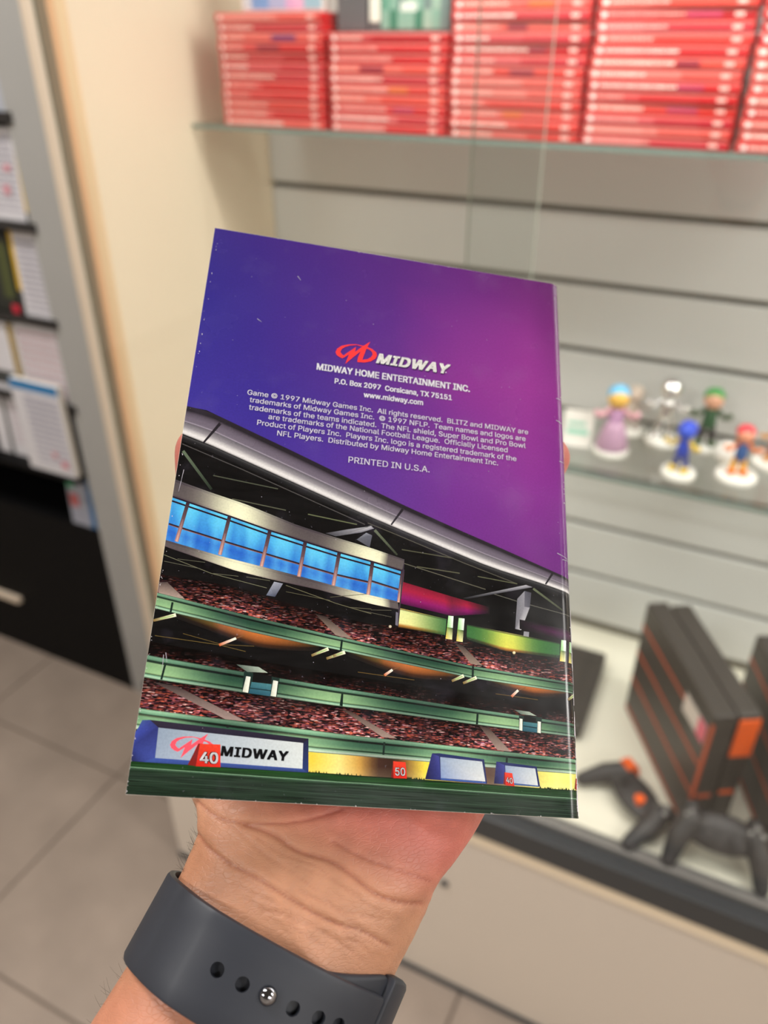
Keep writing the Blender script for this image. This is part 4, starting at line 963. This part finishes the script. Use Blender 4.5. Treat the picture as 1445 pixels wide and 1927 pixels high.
for s, a, b in (
  ('Game © 1997 Midway Games Inc.  All rights reserved.  BLITZ and MIDWAY are', (138, 303), (1261, 463)),
  ('trademarks of Midway Games Inc.  © 1997 NFLP.  Team names and logos are', (147, 333), (1251, 490)),
  ('trademarks of the teams indicated.  The NFL shield, Super Bowl and Pro Bowl', (144, 363), (1251, 518)),
  ('are trademarks of the National Football League.  Officially Licensed', (222, 401), (1179, 535)),
  ('Product of Players Inc.  Players Inc. logo is a registered trademark of the', (177, 424), (1214, 570)),
  ('NFL Players.  Distributed by Midway Home Entertainment Inc.', (257, 467), (1141, 587)),
  ('PRINTED IN U.S.A.', (542, 575), (867, 615))):
    lettering('lettering', s, K(*a), K(*b), bold=0.0085, aspect=1.04, col=(238, 236, 246))
def L2(x, y): return (300+x/5.16, 1360+y/5.16)
lettering('logo_lettering', 'MIDWAY', L2(592, 318), L2(1245, 371), p2=L2(612, 190), bold=0.036, spacing=1.10, col=(22, 22, 26))
for s, p0, p1, p2, b1 in (('40', L2(392, 388), L2(568, 396), L2(398, 242), 0.02), ('50', D(312, 780), D(368, 782), D(310, 718), 0.01), ('40', D(941, 820), D(977, 828), D(938, 776), 0.01), ('3', D(1342, 850), D(1349, 851), D(1341, 815), 0.01)):
    lettering('number_outline', s, p0, p1, p2=p2, bold=b1+0.035, col=(40, 16, 20)); lettering('number', s, p0, p1, p2=p2, bold=b1, col=(236, 234, 238))

# ------------------------------------------------------------------ hand and forearm
def C3(x, y, d): return Vector((float((x-CX)/FPX*d), float(-(y-CY)/FPX*d), float(-d)))     # photo position and distance -> hand's own axes
SEC = [   # left contour, right contour (photo positions), distance of the front, thickness
 ((-130, 2420), (470, 2680), 0.164, 0.050), ((80, 2070), (610, 2310), 0.178, 0.047), ((205, 1872), (690, 2085), 0.187, 0.044),
 ((272, 1765), (724, 1935), 0.193, 0.043), ((338, 1648), (738, 1836), 0.198, 0.043), ((354, 1612), (787, 1735), 0.202, 0.043),
 ((374, 1566), (823, 1652), 0.206, 0.041), ((374, 1515), (859, 1607), 0.2105, 0.039), ((372, 1460), (908, 1532), 0.2165, 0.037),
 ((366, 1400), (945, 1440), 0.2215, 0.035), ((398, 1280), (952, 1330), 0.227, 0.032), ((445, 1150), (935, 1205), 0.235, 0.028), ((480, 1090), (900, 1130), 0.241, 0.022)]
def section_ring(L_, R_, df, tk, n=64):
    dm = df+tk*0.5
    l = C3(L_[0], L_[1], dm); r = C3(R_[0], R_[1], dm); c = (l+r)/2; a = (r-l)/2; b = Vector((0, 0, tk*0.5))
    out = []
    for k in range(n):
        th = 2*math.pi*k/n; cs, sn = math.cos(th), math.sin(th)
        e = 0.86
        x = abs(cs)**e*(1 if cs >= 0 else -1); y = abs(sn)**e*(1 if sn >= 0 else -1)
        out.append(c+a*x+b*y)
    return out
hb = bmesh.new()
flat = [list(L_)+list(R_)+[df, tk] for L_, R_, df, tk in SEC]
fs = spline(flat, 5)
rings = [[hb.verts.new(p) for p in section_ring(f[:2], f[2:4], f[4], f[5])] for f in fs]
for a, b in zip(rings, rings[1:]):
    for k in range(64): hb.faces.new((a[k], a[(k+1) % 64], b[(k+1) % 64], b[k]))
hb.faces.new(rings[0][::-1]); hb.faces.new(rings[-1])
def chain(pts, rads, sub=6):
    pr = [list(C3(*p))+[r] for p, r in zip(pts, rads)]; sp = spline(pr, sub)
    tube(hb, [Vector(p[:3]) for p in sp], [p[3] for p in sp], 20, 5)
FING = {
 'thumb': ([(470, 1440, 0.240), (420, 1250, 0.2435), (398, 1020, 0.2465), (382, 852, 0.2475)], [0.018, 0.0125, 0.0100, 0.0088]),
 'index': ([(540, 1200, 0.247), (515, 1080, 0.250), (483, 860, 0.259), (486, 740, 0.266), (497, 640, 0.271)], [0.012, 0.0115, 0.0092, 0.0084, 0.0074]),
 'middle': ([(650, 1200, 0.249), (640, 1080, 0.253), (645, 830, 0.263), (660, 690, 0.270), (672, 580, 0.276)], [0.012, 0.0118, 0.0095, 0.0086, 0.0076]),
 'ring': ([(750, 1210, 0.252), (755, 1110, 0.256), (800, 870, 0.267), (830, 740, 0.273), (850, 640, 0.279)], [0.012, 0.0113, 0.0090, 0.0082, 0.0072]),
 'pinky': ([(820, 1290, 0.250), (865, 1190, 0.254), (935, 1030, 0.262), (990, 935, 0.268), (1029, 862, 0.2725)], [0.012, 0.0105, 0.0085, 0.0078, 0.0080])}
for p, r in FING.values(): chain(p, r)
for p, r in (((560, 1140, 0.246), 0.012), ((700, 1150, 0.249), 0.012), ((440, 1330, 0.240), 0.017), ((820, 1200, 0.252), 0.012)): ball(hb, C3(*p), r, 16)
# heel pads of the palm
ball(hb, C3(800, 1480, 0.2335), 0.0175, 20, (1.0, 1.3, 0.9)); ball(hb, C3(450, 1440, 0.236), 0.0155, 20, (1.0, 1.3, 0.9))
hm = remesh(hb, 0.0007, 16)
co = np.empty(len(hm.vertices)*3); hm.vertices.foreach_get('co', co); co = co.reshape(-1, 3)
no = np.empty(len(hm.vertices)*3); hm.vertices.foreach_get('normal', no); no = no.reshape(-1, 3)
px = CX+FPX*co[:, 0]/-co[:, 2]; py = CY-FPX*co[:, 1]/-co[:, 2]
def Q(x, y): return (150+x/1.806, 1480+y/1.806)
CREASE = [
 ([Q(400, 52), Q(470, 104), Q(540, 122), Q(600, 126), Q(700, 124), Q(780, 112), Q(850, 92), Q(890, 78)], 0.00075, 2.2),
 ([Q(560, 128), Q(660, 165), Q(740, 218), Q(850, 252), Q(930, 305), Q(1000, 362), Q(1080, 392), Q(1160, 398)], 0.00105, 3.0),
 ([Q(400, 160), Q(430, 200), Q(500, 256), Q(590, 305), Q(680, 360), Q(790, 428), Q(880, 468), Q(960, 492), Q(1050, 540)], 0.0008, 2.4),
 ([Q(860, 185), Q(960, 240), Q(1060, 275), Q(1190, 322)], 0.00055, 2.0),
 ([Q(600, 175), Q(700, 235), Q(800, 270), Q(880, 330), Q(950, 372)], 0.0003, 1.6),
 ([Q(470, 100), Q(560, 170), Q(640, 240), Q(720, 290), Q(800, 350)], 0.00028, 1.6),
 ([Q(620, 410), Q(720, 450), Q(830, 500), Q(930, 560)], 0.00022, 1.5),
 ([Q(760, 360), Q(860, 410), Q(960, 440), Q(1080, 455)], 0.00028, 1.6),
 ([Q(700, 260), Q(820, 300), Q(900, 350), Q(1010, 420), Q(1080, 440)], 0.00026, 1.6),
 ([Q(520, 330), Q(620, 380), Q(720, 430), Q(860, 520), Q(960, 590)], 0.00018, 1.5),
]
R6 = random.Random(17)
for i in range(26):
    a = R6.uniform(0, 1); bx, by = Q(520+420*a+R6.uniform(-40, 40), 330+170*a+R6.uniform(-70, 60)); ln6 = R6.uniform(25, 70); an = math.radians(R6.choice([26, 32, 38, 12, 55])+R6.uniform(-6, 6))
    CREASE.append(([(bx, by), (bx+ln6*0.5*math.cos(an), by+ln6*0.5*math.sin(an)+R6.uniform(-3, 3)), (bx+ln6*math.cos(an), by+ln6*math.sin(an))], R6.uniform(0.00012, 0.00026), 1.7))
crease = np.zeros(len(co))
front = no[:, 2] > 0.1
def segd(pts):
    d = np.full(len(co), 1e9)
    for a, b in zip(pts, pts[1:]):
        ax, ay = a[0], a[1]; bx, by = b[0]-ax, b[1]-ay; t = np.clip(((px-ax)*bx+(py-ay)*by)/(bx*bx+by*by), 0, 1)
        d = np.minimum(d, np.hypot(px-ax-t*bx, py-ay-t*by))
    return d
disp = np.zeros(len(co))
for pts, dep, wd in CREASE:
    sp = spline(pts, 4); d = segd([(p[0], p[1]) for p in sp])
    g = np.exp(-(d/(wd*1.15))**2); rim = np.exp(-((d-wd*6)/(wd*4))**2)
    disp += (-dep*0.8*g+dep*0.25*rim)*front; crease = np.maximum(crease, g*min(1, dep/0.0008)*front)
# fine criss-cross lines of the wrist skin, shallow furrows in two directions
xr = (px*0.91+py*0.42); yr = (-px*0.42+py*0.91)
z1 = np.clip((py-1560-(px-400)*0.05)/90, 0, 1)*front
wob = 3*np.sin(px*0.031+py*0.013)+2.2*np.sin(px*0.013-py*0.047+1)
f1 = np.abs(np.sin((yr+wob)*0.36+1.4*np.sin(xr*0.03)))**0.5; f2 = np.abs(np.sin((px*0.80-py*0.55+wob*1.6)*0.20+1.2*np.sin(py*0.06)))**0.5
disp += -0.00012*(1-f1)*z1-0.00009*(1-f2)*z1
# tendons / soft volume
disp += 0.0011*np.exp(-(((px-520)*0.86+(py-1690)*-0.5)/26)**2)*np.clip((py-1590)/120, 0, 1)*front
co2 = co+no*disp[:, None]
hm.vertices.foreach_set('co', co2.ravel())
# pigment: tan wrist, redder heel of the palm and finger pads
def sm(x, a, b): t = np.clip((x-a)/(b-a), 0, 1); return t*t*(3-2*t)
tan = np.array(s2l((208, 152, 120))[:3]); red = np.array(s2l((216, 126, 112))[:3]); pale = np.array(s2l((222, 162, 134))[:3]); brown = np.array(s2l((190, 128, 92))[:3])
k = sm((px-560)/330+(1660-py)/190, 0.15, 1.2)
colr = tan[None]*(1-k[:, None])+red[None]*k[:, None]
k2 = np.clip(sm(1300-py, 0, 200), 0, 1)[:, None]; colr = colr*(1-k2)+red[None]*0.95*k2
k3 = (sm(520-px, 0, 170)*sm(py, 1500, 1600)*0.55)[:, None]; colr = colr*(1-k3)+brown[None]*k3
k4 = (sm(py-1780, 0, 120)*sm(520-px, 0, 250)*0.8)[:, None]; colr = colr*(1-k4)+np.array(s2l((214, 142, 112))[:3])[None]*k4
colr = colr*(1-crease[:, None]*np.array([0.22, 0.36, 0.36]))*0.80  # creases: redder pigment, plus furrow shade painted into the colour
cr4 = np.concatenate([colr, np.ones((len(co), 1))], 1)
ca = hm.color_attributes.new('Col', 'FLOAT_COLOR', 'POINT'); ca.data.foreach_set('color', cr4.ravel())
def skin_mat():
    m = mat('skin', (210, 150, 115), 0.42, 0.42, attr=True, vary=0.10, scale=180); nt = m.node_tree; b = nt.nodes['Principled BSDF']; L = nt.links
    b.inputs['Subsurface Weight'].default_value = 0.12; b.inputs['Subsurface Radius'].default_value = (0.006, 0.002, 0.001); b.inputs['Subsurface Scale'].default_value = 1.0
    tc = nt.nodes['Texture Coordinate']
    mp = nt.nodes.new('ShaderNodeMapping'); mp.inputs['Rotation'].default_value = (0, 0, math.radians(28)); mp.inputs['Scale'].default_value = (430, 1050, 430); L.new(tc.outputs['Object'], mp.inputs['Vector'])
    v = nt.nodes.new('ShaderNodeTexVoronoi'); v.feature = 'DISTANCE_TO_EDGE'; v.inputs['Scale'].default_value = 1.0
    n = nt.nodes.new('ShaderNodeTexNoise'); n.inputs['Scale'].default_value = 260; L.new(tc.outputs['Object'], n.inputs['Vector'])
    mx = nt.nodes.new('ShaderNodeMixRGB'); mx.blend_type = 'ADD'; mx.inputs[0].default_value = 1.3; L.new(mp.outputs[0], mx.inputs[1]); L.new(n.outputs['Color'], mx.inputs[2]); L.new(mx.outputs[0], v.inputs['Vector'])
    mr = nt.nodes.new('ShaderNodeMapRange'); mr.inputs[1].default_value = 0.0; mr.inputs[2].default_value = 0.12; L.new(v.outputs['Distance'], mr.inputs[0])
    n3 = nt.nodes.new('ShaderNodeTexNoise'); n3.inputs['Scale'].default_value = 2200; L.new(tc.outputs['Object'], n3.inputs['Vector'])
    ad = nt.nodes.new('ShaderNodeMath'); ad.operation = 'MULTIPLY_ADD'; ad.inputs[1].default_value = 0.5; L.new(n3.outputs['Fac'], ad.inputs[0]); L.new(mr.outputs[0], ad.inputs[2])
    bp = nt.nodes.new('ShaderNodeBump'); bp.inputs['Strength'].default_value = 0.34; bp.inputs['Distance'].default_value = 0.00016
    L.new(ad.outputs[0], bp.inputs['Height']); L.new(bp.outputs[0], b.inputs['Normal'])
    return m
M['skin'] = skin_mat()
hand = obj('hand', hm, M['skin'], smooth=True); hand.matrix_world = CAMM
tag(hand, 'left hand and forearm with palm up, fingers spread behind the purple booklet', 'hand')
M['nail'] = mat('fingernail', (224, 168, 150), 0.25, 0.5, vary=0.03)
for nm, (p, r) in FING.items():
    a, b = C3(*p[-2]), C3(*p[-1]); d = (b-a).normalized(); back = Vector((0, 0, -1)); back = (back-d*back.dot(d)).normalized(); side = d.cross(back)
    bm = bmesh.new(); R0 = r[-1]; rows = []
    for i in range(5):
        row = []
        for j in range(7):
            t = -0.55+1.15*i/4; an = (j-3)/3*0.95
            row.append(bm.verts.new(b+d*R0*t+(back*math.cos(an)+side*math.sin(an))*(R0*(1.03 if t < 0.3 else 0.93))))
        rows.append(row)
    for i in range(4):
        for j in range(6): bm.faces.new((rows[i][j], rows[i][j+1], rows[i+1][j+1], rows[i+1][j]))
    nl = obj('fingernail', bm, M['nail'], hand, smooth=True); so = nl.modifiers.new('s', 'SOLIDIFY'); so.thickness = 0.0006
# arm hair along the outer contour
M['hair'] = mat('arm_hair', (52, 36, 28), 0.5, 0.3)
hbm = bmesh.new(); R5 = random.Random(5)
lc = [(f[0], f[1], f[4]+f[5]*0.5) for f in fs]
lcv = [C3(*p) for p in lc]
for i in range(130):
    k = R5.uniform(6, 40); i0 = int(k); fr_ = k-i0
    p = lcv[i0].lerp(lcv[i0+1], fr_)+Vector((0.0015, 0, R5.uniform(-0.012, 0.006)))
    if 16 < k < 20.5: continue
    ln_ = R5.uniform(0.002, 0.0052); dr = Vector((-0.75, R5.uniform(-0.2, 0.9), R5.uniform(-0.6, 0.3))).normalized(); cv = Vector((0.25, R5.uniform(0.1, 0.9), 0))
    pts = [p+dr*ln_*t+cv*ln_*0.5*t*t for t in (0, 0.3, 0.65, 1.0)]; prev = None
    for q, rr_ in zip(pts, (0.00004, 0.00004, 0.00003, 0.000015)):
        ring_ = [hbm.verts.new(q+Vector((math.cos(a)*rr_, math.sin(a)*rr_, 0))) for a in (0, 2.1, 4.2)]
        if prev:
            for j in range(3): hbm.faces.new((prev[j], prev[(j+1) % 3], ring_[(j+1) % 3], ring_[j]))
        prev = ring_
hr = obj('arm_hair', hbm, M['hair'], hand); hr['kind'] = 'stuff'

# ------------------------------------------------------------------ watch band
watch = thing('watch', 'dark slate rubber watch band with punched holes and a metal stud, around the wrist', 'watch')
watch.matrix_world = CAMM
M['band'] = mat('slate_rubber', (45, 48, 56), 0.48, 0.38, vary=0.03, scale=60)
M['stud'] = mat('steel_stud', (150, 150, 156), 0.12, 0.5, metal=1.0, vary=0.0)
wl, wr_ = C3(293, 1724, 0.2165), C3(690, 1940, 0.2165)      # mid-depth wrist contour points
WC = (wl+wr_)/2; WA = (wr_-wl)/2; a_len = WA.length; WAx = WA.normalized()
WT_ = (Vector((0.47, 0.88, 0))-WAx*Vector((0.47, 0.88, 0)).dot(WAx)).normalized()
WBx = WAx.cross(WT_).normalized()           # towards the viewer or away
if WBx.z < 0: WBx = -WBx
tilt = math.radians(-21); WT2 = (WT_*math.cos(tilt)+WBx*math.sin(tilt)).normalized(); WB2 = (WBx*math.cos(tilt)-WT_*math.sin(tilt)).normalized()
RA, RB = a_len, 0.0225
def ringpt(th, s, off):
    e = 0.9; cs, sn = math.cos(th), math.sin(th)
    x = abs(cs)**e*(1 if cs >= 0 else -1); y = abs(sn)**e*(1 if sn >= 0 else -1)
    return WC+WAx*((RA+off)*x)+WB2*((RB+off)*y)+WT2*s
def strap_bm(th0, th1, n, off, thick, hw, offf=None, sf=None, closed_end=True, hwf=None):
    """strap swept round the wrist; rounded edges"""
    bm = bmesh.new(); rings_ = []
    for i in range(n+1):
        t = i/n; th = th0+(th1-th0)*t; o_ = off+(offf(t) if offf else 0); s0 = sf(t) if sf else 0; h = hw*(hwf(t) if hwf else 1); tk = thick
        prof = []
        e = min(0.0011, tk*0.5)
        for sx, oy in ((-h, 0.0003), (-h, tk-e), (-h+e*0.3, tk-e*0.3), (-h+e, tk), (-h*0.5, tk), (0, tk), (h*0.5, tk), (h-e, tk), (h-e*0.3, tk-e*0.3), (h, tk-e), (h, 0.0003), (h-0.0008, 0), (0, 0), (-h+0.0008, 0)):
            prof.append(bm.verts.new(ringpt(th, s0+sx, o_+oy)))
        rings_.append(prof)
    m_ = len(rings_[0])
    for a, b in zip(rings_, rings_[1:]):
        for k in range(m_): bm.faces.new((a[k], a[(k+1) % m_], b[(k+1) % m_], b[k]))
    bm.faces.new(rings_[0][::-1]); bm.faces.new(rings_[-1]); return bm
HW = 0.0116
TEND = math.radians(42)       # where the outer strap dives under the loop end (angle from the right side)
inner = obj('inner_strap', strap_bm(math.radians(125), math.radians(-75), 90, 0.0006, 0.0020, HW, sf=lambda t: 0.0026*math.exp(-((t-0.44)/0.13)**2), hwf=lambda t: 0.9+0.24*min(1, max(0, (t-0.24)/0.18))), M['band'], watch, smooth=True)
outer = obj('outer_strap', strap_bm(math.radians(250), TEND, 110, 0.0006, 0.0022, HW, offf=lambda t: 0.0022*min(1, max(0, (t-0.5)/0.12))), M['band'], watch, smooth=True)
loop_ = obj('keeper_loop', strap_bm(TEND-math.radians(4), math.radians(-60), 50, 0.0012, 0.0034, HW, sf=lambda t: 0.0050*math.exp(-((t-0.08)/0.28)**2)), M['band'], watch, smooth=True)
# holes: find the place on the strap seen at each measured position
def find(p):
    best = (1e9, 0, 0)
    for i in range(200):
        th = math.radians(20+140*i/199)
        for j in range(41):
            s = -HW+2*HW*j/40; q = ringpt(th, s, 0.005)
            x = CX+FPX*q.x/-q.z; y = CY-FPX*q.y/-q.z; d = (x-p[0])**2+(y-p[1])**2
            if d < best[0]: best = (d, th, s)
    return best[1], best[2]
holes = [find(p) for p in ((407, 1823), (455, 1850), (504.6, 1876), (553, 1900), (601, 1920))]
ds = (holes[4][1]-holes[1][1])/3; dth = (holes[4][0]-holes[1][0])/3
cut = bmesh.new(); 
def nrm(th, s):
    a = ringpt(th+0.01, s, 0.003); b = ringpt(th-0.01, s, 0.003); return (b-a).cross(WT2).normalized()
for i, (th, s) in enumerate(holes+[(holes[4][0]+dth, holes[4][1]+ds)]):
    c = ringpt(th, s, 0.003); n_ = nrm(th, s)
    if n_.z < 0: n_ = -n_
    x = WT2; y = n_.cross(x).normalized()
    ra = [cut.verts.new(c-n_*0.0019+(x*math.cos(2*math.pi*k/20)+y*math.sin(2*math.pi*k/20))*0.00178) for k in range(20)]
    rb = [cut.verts.new(c+n_*0.005+(x*math.cos(2*math.pi*k/20)+y*math.sin(2*math.pi*k/20))*0.00178) for k in range(20)]
    for k in range(20): cut.faces.new((ra[k], ra[(k+1) % 20], rb[(k+1) % 20], rb[k]))
    cut.faces.new(ra[::-1]); cut.faces.new(rb)
    if i == 2:
        sb = bmesh.new(); lathe(sb, [(0.0012, -0.003), (0.0012, 0.0), (0.0019, 0.0001), (0.0022, 0.0007), (0.0019, 0.0014), (0.0011, 0.0019), (0.0003, 0.0020)], 28)
        mtx = Matrix((x, y, n_)).transposed().to_4x4(); mtx.translation = ringpt(th, s, 0.0048)
        bmesh.ops.transform(sb, matrix=mtx, verts=sb.verts); obj('stud', sb, M['stud'], watch, smooth=True)
bmesh.ops.recalc_face_normals(cut, faces=cut.faces)
cme = bpy.data.meshes.new('cut'); cut.to_mesh(cme); cob = bpy.data.objects.new('cut', cme); COL.objects.link(cob); cob.matrix_world = CAMM
bo = outer.modifiers.new('holes', 'BOOLEAN'); bo.operation = 'DIFFERENCE'; bo.solver = 'EXACT'; bo.object = cob
dg = bpy.context.evaluated_depsgraph_get(); dg.update()
nm_ = bpy.data.meshes.new_from_object(outer.evaluated_get(dg)); outer.modifiers.clear(); outer.data = nm_
for p in nm_.polygons: p.use_smooth = True
try: nm_.set_sharp_from_angle(angle=math.radians(35))
except Exception: pass
bpy.data.objects.remove(cob)
# watch body on the far side of the wrist
wb = bmesh.new(); lathe(wb, [(0.016, -0.004), (0.018, -0.003), (0.018, 0.004), (0.016, 0.0055)], 4)
bmesh.ops.rotate(wb, cent=(0, 0, 0), matrix=Matrix.Rotation(math.pi/4, 3, 'Z'), verts=wb.verts)
mtx = Matrix((WAx, WT2, -WB2)).transposed().to_4x4(); mtx.translation = ringpt(-math.pi/2, 0, 0.0065)
bmesh.ops.transform(wb, matrix=mtx, verts=wb.verts); obj('watch_body', wb, M['con2'], watch, bevel=0.002, seg=3)
